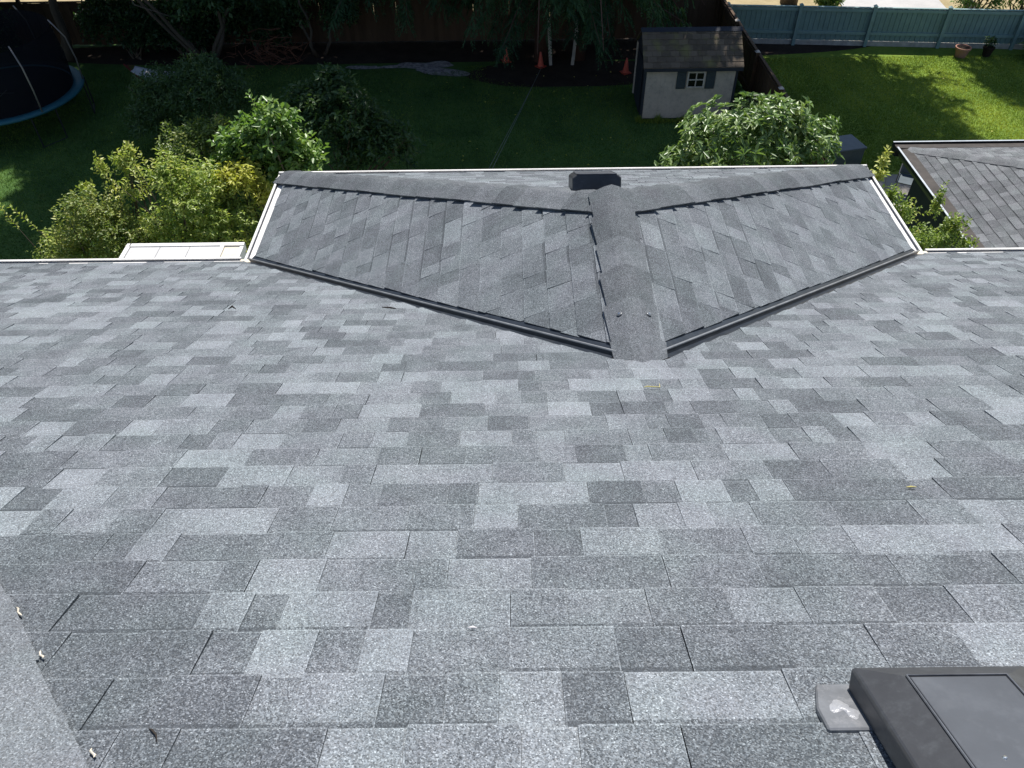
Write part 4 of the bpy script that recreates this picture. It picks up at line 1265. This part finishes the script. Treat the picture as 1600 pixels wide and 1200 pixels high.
# ------------------------------------------------------------------ trampoline
TX, TY, TR = -14.95, 16.35, 1.85
tr = tag(empty('trampoline', (TX, TY, G)), 'round trampoline with blue pad and black net at far left', 'trampoline')
MB().lathe([(TR, 0.86), (0.0001, 0.855)], n=64).build('jump_mat', MAT['tramp_mat'], tr)
MB().lathe([(TR - 0.005, 0.87), (TR + 0.01, 0.905), (TR + 0.15, 0.925), (TR + 0.29, 0.905), (TR + 0.30, 0.86), (TR + 0.28, 0.84), (TR - 0.005, 0.87)], n=64).build('spring_pad', MAT['tramp_pad'], tr, True)
for bxs in ((-0.30, 0.30, -0.012, 0.012), (-0.012, 0.012, -0.22, -0.0125), (-0.012, 0.012, 0.0125, 0.22)):
    MB().box(bxs[0], bxs[1], bxs[2], bxs[3], 0.861, 0.864).build('centre_mark', MAT['steel'], tr)
for k in range(6):
    a = math.radians(-38 + 60 * k)
    ca, sa = math.cos(a), math.sin(a)
    R1 = TR + 0.27
    MB().tube([(R1 * ca, R1 * sa, 0.86), ((R1 + 0.03) * ca, (R1 + 0.03) * sa, 1.5), ((R1 - 0.03) * ca, (R1 - 0.03) * sa, 2.1), ((R1 - 0.28) * ca, (R1 - 0.28) * sa, 2.6)], 0.020, 8).build('net_pole', MAT['steel'], tr, True)
    t_ = (-sa * 0.35, ca * 0.35)
    MB().tube([(R1 * ca - t_[0], R1 * sa - t_[1], 0.84), (R1 * ca - t_[0], R1 * sa - t_[1], 0.02), (R1 * ca + t_[0], R1 * sa + t_[1], 0.02), (R1 * ca + t_[0], R1 * sa + t_[1], 0.84)], 0.022, 8).build('leg', MAT['dark_gutter'], tr)
MB().lathe([(TR + 0.02, 0.90), (TR + 0.06, 1.6), (TR - 0.02, 2.5)], n=48).build('safety_net', MAT['net'], tr)

# ------------------------------------------------------------------ hammock
hm = tag(empty('hammock', (-11.35, 18.8, G), worldparts=True), 'white hammock sagging on a low stand at the wood edge', 'hammock')
ha, hb = np.array((-12.45, 18.8, -6.02)), np.array((-10.22, 18.8, -6.10))
V, F = [], []
nu, nv = 18, 5
for i in range(nu + 1):
    f = 0.1 + 0.8 * i / nu
    p = ha * (1 - f) + hb * f
    sag = 0.34 * math.sin(math.pi * f)
    wd = 0.10 + 0.30 * math.sin(math.pi * f)
    for j in range(nv + 1):
        g = j / nv * 2 - 1
        V.append((p[0], p[1] + g * wd, p[2] - sag - 0.10 * (1 - g * g) * math.sin(math.pi * f)))
for i in range(nu):
    for j in range(nv):
        a_ = i * (nv + 1) + j
        F.append((a_, a_ + nv + 1, a_ + nv + 2, a_ + 1))
o = obj('cloth', mesh('cloth', V, F, MAT['canvas'], True), hm)
md = o.modifiers.new('s', 'SOLIDIFY'); md.thickness = 0.01
for e_, idx in ((ha, 0), (hb, nu)):
    mb = MB()
    for j in range(nv + 1):
        mb.tube([e_, V[idx * (nv + 1) + j]], 0.006, 5)
    mb.build('cords', MAT['maroon'], hm)
for e_, sx in ((ha, 1), (hb, -1)):
    MB().tube([(e_[0] - 0.02 * sx, e_[1], e_[2] + 0.02), (e_[0] + 0.45 * sx, e_[1], G + 0.06)], 0.025, 8).build('stand_arm', MAT['maroon'], hm)
    MB().tube([(e_[0] + 0.45 * sx, e_[1] - 0.45, G + 0.03), (e_[0] + 0.45 * sx, e_[1] + 0.45, G + 0.03)], 0.025, 8).build('stand_foot', MAT['maroon'], hm)
MB().tube([(ha[0] + 0.45, 18.8, G + 0.06), (hb[0] - 0.45, 18.8, G + 0.06)], 0.025, 8).build('stand_rail', MAT['maroon'], hm)

# ------------------------------------------------------------------ garden wires, pots, planks, brush
for k, dx in enumerate((0.0, 0.07)):
    a_ = np.array((0.42 + dx * 0.3, 19.55, G + 0.10)); b_ = np.array((-0.958 - dx, 9.0, -4.203)); c0 = np.array((-1.95 - dx * 1.6, 0.98, -2.30))
    o = MB().tube([a_, a_ * 0.5 + b_ * 0.5 + np.array((0, 0, -0.03)), b_, b_ * 0.5 + c0 * 0.5, c0], 0.0065, 5).build('guy_wire', MAT['wire'])
    tag(o, ('thin wire stretched over the lawn to the middle cone, the left of two' if k else 'thin wire stretched over the lawn to the middle cone, the right of two'), 'wire', 'wires over the lawn')

def pot(loc, r_, h, m, label, plant=None, seed=1):
    e = tag(empty('plant_pot', loc), label, 'pot')
    MB().lathe([(0.0001, 0.0), (r_ * 0.68, 0.0), (r_ * 0.95, h * 0.82), (r_ * 1.06, h * 0.82), (r_ * 1.06, h), (r_ * 0.92, h), (r_ * 0.88, h * 0.85)], n=24).build('rim_and_body', MAT[m], e)
    MB().lathe([(r_ * 0.9, h * 0.87), (r_ * 0.4, h * 0.92), (0.0001, h * 0.9)], n=24).build('soil', MAT['soil'], e)
    if plant:
        rng = np.random.default_rng(seed)
        V, F, T, tips = bush_leaves([(0, 0, h + 0.12, 0.2, 0.2, 0.2, 1)], 40, 7, 0.09, 0.035, rng, twig_len=0.1)
        obj('plant', mesh_np('plant', V, F, MAT[plant], T), e)
pot((14.0, 20.12, G + 0.005), 0.23, 0.32, 'terracotta', 'wide pale terracotta pot in front of the teal fence')
pot((14.85, 20.15, G + 0.005), 0.17, 0.30, 'soil', 'dark pot with a small plant in front of the teal fence', 'leaf_dark', 3)
shrub('shrub', 'sword-leaved plant clump at the right end of the teal fence', 'shrub', (16.4, 19.9, G),
      [(16.4, 19.9, G + 0.35, 0.45, 0.35, 0.40, 1)], 120, 7, 0.30, 0.05, 'leaf_fig', 44, tone_mu=0.5, upb=0.9, stem_n=6, r0=0.012)

for x, y, ln, lean, lab in ((0.72, 19.85, 1.45, 0.05, 'pale weathered plank leaning beside the left cedar trunk'), (1.42, 19.85, 1.35, -0.10, 'pale weathered plank leaning against the right cedar trunk')):
    o = MB().box(-0.05, 0.05, -0.015, 0.015, 0, ln).build('plank', MAT['plank'])
    o.location = (x, y, G + 0.01)
    o.rotation_euler = (-0.10, -lean, 0.1)
    tag(o, lab, 'plank')
rng = np.random.default_rng(77)
mb = MB()
for k in range(120):
    c0 = np.array((-8.4 + rng.normal(0, 0.55), 20.4 + rng.normal(0, 0.35), G + abs(rng.normal(0.35, 0.3))))
    d = unit(rng.normal(0, 1, 3) * np.array((1, 0.6, 0.7)))
    L = rng.uniform(0.3, 0.9)
    mb.tube([c0 - d * L / 2, c0 + rng.normal(0, 0.04, 3), c0 + d * L / 2], [0.012, 0.010, 0.003], 5)
o = mb.build('brush_pile', MAT['brush'])
tag(o, 'heap of rusty dead branches under the trees left of the lawn', 'brush pile')

# ------------------------------------------------------------------ trees
def trunk(mb, base, top, r0, r1, rng, n=7, wob=0.12, sides=10):
    base, top = np.array(base, float), np.array(top, float)
    pts, rad = [], []
    for i in range(n):
        f = i / (n - 1)
        pts.append(base * (1 - f) + top * f + (rng.normal(0, wob, 3) * (0 < i < n - 1)) * np.array((1, 1, 0)))
        rad.append((r0 * (1 - f) + r1 * f) * (1.25 if i == 0 else 1))
    mb.tube(pts, rad, sides)
    return pts

def cedar(loc, Ht, R, seed, label, low=1.2, nb=150, trunk_r=0.2, dens=60, group='conifers behind the lawn', name='cedar_tree', skirt=0, skirt_h=(2.8, 5.4)):
    """drooping boughs round a straight trunk; skirt = number of low boughs built with fern-like branchlets"""
    rng = np.random.default_rng(seed)
    e = tag(empty(name, loc, worldparts=True), label, 'tree', group)
    loc = np.array(loc, float)
    mb = MB()
    trunk(mb, loc, loc + np.array((0, 0, Ht)), trunk_r, 0.03, rng, 9, 0.05)
    mb.build('trunk', MAT['bark'], e, True)
    bases, axes, Ls, Ws, Ts = [], [], [], [], []
    lm = MB()
    for k in range(nb):
        f = ((k + rng.random()) / nb) ** 0.9
        h = low + 3.4 + f * (Ht - low - 4.0)
        a = k * 2.399 + rng.normal(0, 0.25)
        Rr = (R * (1 - f) ** 0.7 + 0.7) * rng.uniform(0.75, 1.12)
        droop = (2.0 * (1 - f) + 0.7) * rng.uniform(0.7, 1.25)
        ca, sa = math.cos(a), math.sin(a)
        n = int(dens * (0.4 + Rr / R))
        t = rng.uniform(0.10, 1.0, n) ** 0.8
        p = np.stack([loc[0] + ca * Rr * t, loc[1] + sa * Rr * t, loc[2] + h + 0.5 * t - droop * t * t], 1)
        sgn = rng.choice((-1, 1), n)
        sd_ = np.stack([-sa * sgn, ca * sgn, np.zeros(n)], 1)
        off = sd_ * (rng.random(n) * 0.75 * (1.15 - t))[:, None]
        hang = rng.random(n)
        keep = p[:, 2] > loc[2] + 4.4
        b = p + off + np.stack([np.zeros(n), np.zeros(n), -0.35 * hang * rng.random(n)], 1)
        ax = unit(np.stack([np.full(n, ca), np.full(n, sa), np.zeros(n)], 1) * 0.55 + sd_ * 0.6 + np.array((0, 0, -1.0)) * (0.15 + 0.6 * hang)[:, None] + rng.normal(0, 0.2, (n, 3)))
        b, ax = b[keep], ax[keep]
        n = len(b)
        bases.append(b); axes.append(ax)
        Ls.append(0.55 * rng.uniform(0.6, 1.3, n)); Ws.append(0.20 * rng.uniform(0.7, 1.3, n))
        Ts.append(np.clip(rng.normal(0.5, 0.2) + rng.normal(0, 0.12, n), 0, 1))
        if k % 2 == 0:
            tt = (0.0, 0.35, 0.7, 0.95)
            lm.tube([(loc[0] + ca * Rr * q, loc[1] + sa * Rr * q, loc[2] + h + 0.5 * q - droop * q * q) for q in tt], [0.045 * (1.1 - f), 0.03 * (1.1 - f), 0.018 * (1.1 - f), 0.006], 5, cap=False)
    for k in range(skirt):
        h = rng.uniform(*skirt_h)
        a = k * 2.399 + rng.normal(0, 0.3)
        Rr = R * rng.uniform(0.45, 0.85)
        droop = rng.uniform(1.4, 2.9)
        ca, sa = math.cos(a), math.sin(a)
        bt = np.clip(rng.normal(0.5, 0.22), 0, 1)
        lm.tube([(loc[0] + ca * Rr * q, loc[1] + sa * Rr * q, max(loc[2] + 1.7, loc[2] + h + 0.4 * q - droop * q * q)) for q in (0.0, 0.35, 0.7, 0.97)], [0.04, 0.028, 0.016, 0.006], 5, cap=False)
        nbr = 26
        for j in range(nbr):
            t = 0.22 + 0.80 * (j + rng.random()) / nbr
            q = np.array((loc[0] + ca * Rr * t, loc[1] + sa * Rr * t, max(loc[2] + 1.75, loc[2] + h + 0.4 * t - droop * t * t)))
            sg = 1 if j % 2 else -1
            ln = rng.uniform(0.45, 0.85) * (1.15 - 0.5 * t)
            d0 = unit(np.array((ca, sa, 0)) * 0.6 + np.array((-sa, ca, 0)) * sg * rng.uniform(0.3, 0.9) + np.array((0, 0, -rng.uniform(0.5, 1.3))))
            m_ = 20
            f = (np.arange(m_) + 0.5) / m_
            pp = q + d0 * (ln * f)[:, None] + np.array((0, 0, -0.22)) * (f * f)[:, None]
            s2 = unit(np.cross(d0, np.array((ca * 0.4, sa * 0.4, 1.0))))
            alt = np.where(np.arange(m_) % 2, 1.0, -1.0)
            axx = unit(d0 * 0.75 + s2 * alt[:, None] * 0.75 + np.array((0, 0, -0.25)) + rng.normal(0, 0.10, (m_, 3)))
            bases.append(pp); axes.append(axx)
            Ls.append(0.17 * (1.1 - 0.6 * f) * rng.uniform(0.8, 1.2, m_)); Ws.append(np.full(m_, 0.040))
            Ts.append(np.clip(bt + rng.normal(0, 0.1, m_), 0, 1))
    b, ax = np.concatenate(bases), np.concatenate(axes)
    V, F = leaves_np(b, ax, np.concatenate(Ls), np.concatenate(Ws), rng, fold=0.15)
    obj('crown', mesh_np('crown', V, F, MAT['leaf_cedar'], np.repeat(np.concatenate(Ts), 2)), e)
    lm.build('limbs', MAT['bark'], e, True)
    return e

def broadleaf(loc, Ht, blobs, ntwig, per, llen, lwid, seed, label, m='leaf_dark', group='broadleaf trees around the gardens', name='broadleaf_tree', trunk_r=0.16, nst=1, lean=0.6, bark='bark2', tip_n=26):
    """blobs are relative to the trunk foot"""
    rng = np.random.default_rng(seed)
    e = tag(empty(name, loc, worldparts=True), label, 'tree', group)
    loc = np.array(loc, float)
    B = [(loc[0] + b[0], loc[1] + b[1], loc[2] + b[2], *b[3:]) for b in blobs]
    V, F, T, tips = bush_leaves(B, ntwig, per, llen, lwid, rng, twig_len=llen * 3, inner=0.75)
    obj('crown', mesh_np('crown', V, F, MAT[m], T), e)
    mb = MB()
    zc = min(b[2] for b in blobs)
    for k in range(nst):
        a = 2 * math.pi * k / max(nst, 1) + rng.random()
        off = np.array((math.cos(a), math.sin(a), 0)) * (lean if nst > 1 else 0.15)
        f0 = loc + np.array((math.cos(a), math.sin(a), 0)) * (0.18 if nst > 1 else 0.0)
        topn = loc + off * 3 + np.array((0, 0, zc + 1.0))
        trunk(mb, f0, topn, trunk_r, trunk_r * 0.55, rng, 6, 0.06)
        for i in rng.choice(len(tips), max(3, tip_n // nst), replace=False):
            t = tips[i]
            mid = topn * 0.5 + t * 0.5 + rng.normal(0, 0.2, 3)
            mb.tube([topn - (topn - f0) * 0.15 * rng.random(), mid, t], [trunk_r * 0.45, trunk_r * 0.25, 0.01], 5, cap=False)
    mb.build('trunk', MAT[bark], e, True)
    return e

cedar((0.42, 20.25, G), 25, 4.4, 51, 'tall cedar behind the middle cone, the left of two standing trunks', low=0.6, nb=180, trunk_r=0.19, skirt=64)
cedar((1.66, 20.35, G), 24, 4.2, 52, 'tall cedar just left of the shed, the right of two standing trunks', low=0.6, nb=170, trunk_r=0.18, skirt=64)
cedar((-4.2, 22.9, G), 25, 4.8, 53, 'tall cedar drooping over the back fence left of the wood chips', low=0.8, nb=170, trunk_r=0.22, skirt=60)
cedar((4.4, 24.0, G), 27, 4.8, 54, 'tall cedar beyond the back fence behind the shed', low=3.0, nb=120, trunk_r=0.22, skirt=0, dens=30)
cedar((-8.8, 23.6, G), 25, 4.8, 55, 'tall cedar beyond the fence behind the heap of dead branches', low=1.0, nb=170, trunk_r=0.22, skirt=36)
cedar((-14.2, 24.0, G), 19, 5.0, 56, 'tall cedar beyond the fence behind the trampoline', low=2.0, nb=160, trunk_r=0.22)
cedar((-19.5, 23.5, G), 17, 5.0, 57, 'tall cedar beyond the fence at the far left', low=2.0, nb=140, trunk_r=0.22)
cedar((-1.2, 24.6, G), 27, 4.6, 58, 'tall cedar beyond the fence between the standing trunks and the wood chips', low=2.5, nb=150, trunk_r=0.22)
broadleaf((-10.4, 20.3, G), 13, [(0.2, 0, 6.5, 3.0, 2.6, 2.4, 1), (-1.2, -0.4, 4.2, 2.0, 1.6, 1.4, .6), (1.6, -0.4, 3.8, 1.8, 1.5, 1.2, .5), (-0.6, 0.2, 9.5, 2.4, 2.2, 2.2, .8), (0.8, -0.8, 2.3, 1.4, 0.9, 0.8, .35)], 2600, 8, 0.20, 0.10, 61, 'many-stemmed dark tree behind the hammock', trunk_r=0.07, nst=6, lean=0.7, tip_n=40)
broadleaf((-15.2, 20.8, G), 14, [(0, 0, 7.0, 3.4, 2.8, 2.6, 1), (-0.5, -0.6, 3.2, 3.0, 1.6, 1.7, 1.0), (2.0, -0.3, 2.8, 1.8, 1.3, 1.4, .6), (0.3, 0, 10.5, 2.6, 2.4, 2.4, .8)], 2800, 8, 0.20, 0.10, 62, 'dark broadleaf tree behind the trampoline', trunk_r=0.16)
broadleaf((-20.5, 19.5, G), 13, [(0, 0, 6.5, 3.4, 3.0, 2.8, 1), (0.5, -0.6, 3.2, 2.6, 1.8, 1.6, .7), (0, 0, 10.0, 2.6, 2.4, 2.4, .8)], 2200, 8, 0.22, 0.11, 63, 'dark broadleaf tree left of the trampoline at the frame edge', trunk_r=0.16)
broadleaf((-6.9, 20.9, G), 6, [(0, 0, 2.4, 1.5, 0.9, 1.4, 1), (-0.9, -0.3, 1.6, 1.0, 0.7, 1.1, .6), (0.9, -0.2, 1.4, 0.7, 0.6, 0.8, .4)], 1100, 8, 0.15, 0.07, 64, 'small dark understorey tree left of the drooping cedars', trunk_r=0.05, nst=3, lean=0.3, tip_n=20)
for i, (x, y, rx, hh) in enumerate(((-18.0, 20.6, 1.7, 1.9), (-13.0, 20.9, 1.5, 1.8), (-11.4, 21.0, 1.3, 1.6), (-9.0, 21.2, 1.3, 1.7))):
    shrub('shrub', ('dark undergrowth bush at the far left fence behind the trampoline', 'dark undergrowth bush behind the right rim of the trampoline', 'dark undergrowth bush behind the left end of the hammock', 'dark undergrowth bush behind the right end of the hammock')[i], 'shrub', (x, y, G),
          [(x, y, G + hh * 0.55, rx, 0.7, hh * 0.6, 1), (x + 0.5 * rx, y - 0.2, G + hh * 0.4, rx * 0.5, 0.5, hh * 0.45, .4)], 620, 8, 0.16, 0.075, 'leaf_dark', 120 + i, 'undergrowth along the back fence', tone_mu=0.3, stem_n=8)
broadleaf((9.75, 25.2, G), 24, [(0.4, 0, 9.6, 2.3, 2.2, 2.4, 1), (1.6, 0, 13.4, 3.0, 2.6, 2.8, 1.5), (2.2, -0.2, 17.4, 2.6, 2.4, 2.6, 1.3), (0.4, 0, 19.5, 2.2, 2.0, 2.0, .8), (2.6, 0, 20.4, 1.6, 1.7, 1.5, .5), (-0.6, 0, 14.5, 2.0, 2.0, 2.6, .8)], 4200, 9, 0.25, 0.13, 65, 'tall tree beyond the teal fence whose trunk shows at the fence top', trunk_r=0.26)
broadleaf((16.5, 26.5, G), 18, [(0.3, 0, 13.6, 1.6, 1.6, 1.9, 1), (0.7, 0, 15.8, 1.4, 1.4, 1.4, .7), (1.8, 0.2, 12.2, 1.2, 1.3, 1.2, .5)], 1300, 9, 0.24, 0.12, 66, 'tall tree beyond the right end of the teal fence', trunk_r=0.24)
# hedge plants beyond the teal fence
for i, (x, y, rr_, hh) in enumerate(((15.6, 23.0, 0.9, 1.3), (17.2, 22.8, 1.0, 1.4), (19.0, 22.6, 1.0, 1.3), (10.9, 24.3, 0.5, 0.6))):
    shrub('shrub', ('bushy green hedge plant above the teal fence, nearest the paved lane', 'bushy green hedge plant above the teal fence, second from the paved lane', 'bushy green hedge plant above the teal fence at the frame edge', 'small green shrub beyond the teal fence beside the tree trunk')[i], 'shrub', (x, y, G),
          [(x, y, G + hh * 0.7, rr_, rr_ * 0.8, hh * 0.75, 1)], 380, 8, 0.13, 0.06, 'leaf_fig', 90 + i, 'plants beyond the teal fence', tone_mu=0.4)

# ------------------------------------------------------------------ lawn grass
rng = np.random.default_rng(5)
def grass(name, x0, x1, y0, y1, n, label, z=0.0, h=0.055, m='grass'):
    b = np.stack([rng.uniform(x0, x1, n), rng.uniform(y0, y1, n), np.full(n, G + z)], 1)
    e2 = lambda cx, cy, rx, ry: ((b[:, 0] - cx) / rx) ** 2 + ((b[:, 1] - cy) / ry) ** 2 > rng.uniform(0.75, 1.15, len(b))
    b = b[e2(1.3, 19.3, 3.0, 1.2) & e2(-3.1, 19.75, 1.0, 0.42) & e2(-4.9, 19.85, 0.7, 0.18)]
    n = len(b)
    a = rng.uniform(0, 2 * math.pi, n)
    ln = h * rng.uniform(0.5, 1.3, n)
    lean = np.stack([rng.normal(0, 0.5, n), rng.normal(0, 0.5, n), np.ones(n)], 1)
    wv = np.stack([np.cos(a), np.sin(a), np.zeros(n)], 1) * 0.011
    V = np.stack([b - wv, b + wv, b + unit(lean) * ln[:, None]], 1).reshape(-1, 3)
    F = np.arange(3 * n).reshape(-1, 3)
    pat = 0.5 + 0.22 * np.sin(b[:, 0] * 1.7 + 2 * np.sin(b[:, 1] * 0.9)) * np.cos(b[:, 1] * 1.3 + b[:, 0] * 0.6)
    pat += 0.18 * np.sin(b[:, 0] * 0.63 + 1.3 * np.sin(b[:, 1] * 0.37)) + 0.10 * np.sign(np.sin(b[:, 0] * 5.2 + b[:, 1] * 0.5))
    T = np.clip(pat + rng.normal(0, 0.2, n), 0, 1)
    ln = ln * (0.7 + 0.6 * np.clip(np.sin(b[:, 0] * 3.1 + 2 * np.sin(b[:, 1] * 2.3)), 0, 1))
    o = obj(name, mesh_np(name, V, F, MAT[m], T))
    tag(o, label, 'grass', kind='stuff')
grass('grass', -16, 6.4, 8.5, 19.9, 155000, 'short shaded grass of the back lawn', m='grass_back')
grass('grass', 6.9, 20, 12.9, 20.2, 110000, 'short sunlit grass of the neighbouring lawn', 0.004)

# leaves dropped on the grass
n = 260
b = np.stack([rng.uniform(-12, 17, n), rng.uniform(10, 19.5, n), np.full(n, G + 0.055)], 1)
ax = unit(np.stack([rng.normal(0, 1, n), rng.normal(0, 1, n), rng.normal(0, 0.15, n)], 1))
V, F = leaves_np(b, ax, rng.uniform(0.05, 0.10, n), rng.uniform(0.03, 0.06, n), rng)
o = obj('fallen_leaves', mesh_np('fallen_leaves', V, F, MAT['leaf_gold'], np.repeat(rng.random(n), 2)))
tag(o, 'pale fallen leaves scattered over both lawns', 'leaves', kind='stuff')

n = 2600
tx = rng.uniform(3.0, 5.8, n)
b = np.stack([tx, 15.93 - np.abs(rng.normal(0, 0.07, n)), np.full(n, G)], 1)
ln = (0.08 + 0.10 * np.clip(np.sin(tx * 9) + 0.5 * np.sin(tx * 23), 0, 1.5)) * rng.uniform(0.6, 1.3, n)
a = rng.uniform(0, 2 * math.pi, n)
wv = np.stack([np.cos(a), np.sin(a), np.zeros(n)], 1) * 0.012
V = np.stack([b - wv, b + wv, b + unit(np.stack([rng.normal(0, 0.35, n), rng.normal(-0.1, 0.35, n), np.ones(n)], 1)) * ln[:, None]], 1).reshape(-1, 3)
o = obj('grass', mesh_np('grass', V, np.arange(3 * n).reshape(-1, 3), MAT['grass'], np.clip(rng.normal(0.4, 0.2, n), 0, 1)))
tag(o, 'uncut grass tufts along the foot of the shed wall', 'grass', kind='stuff')
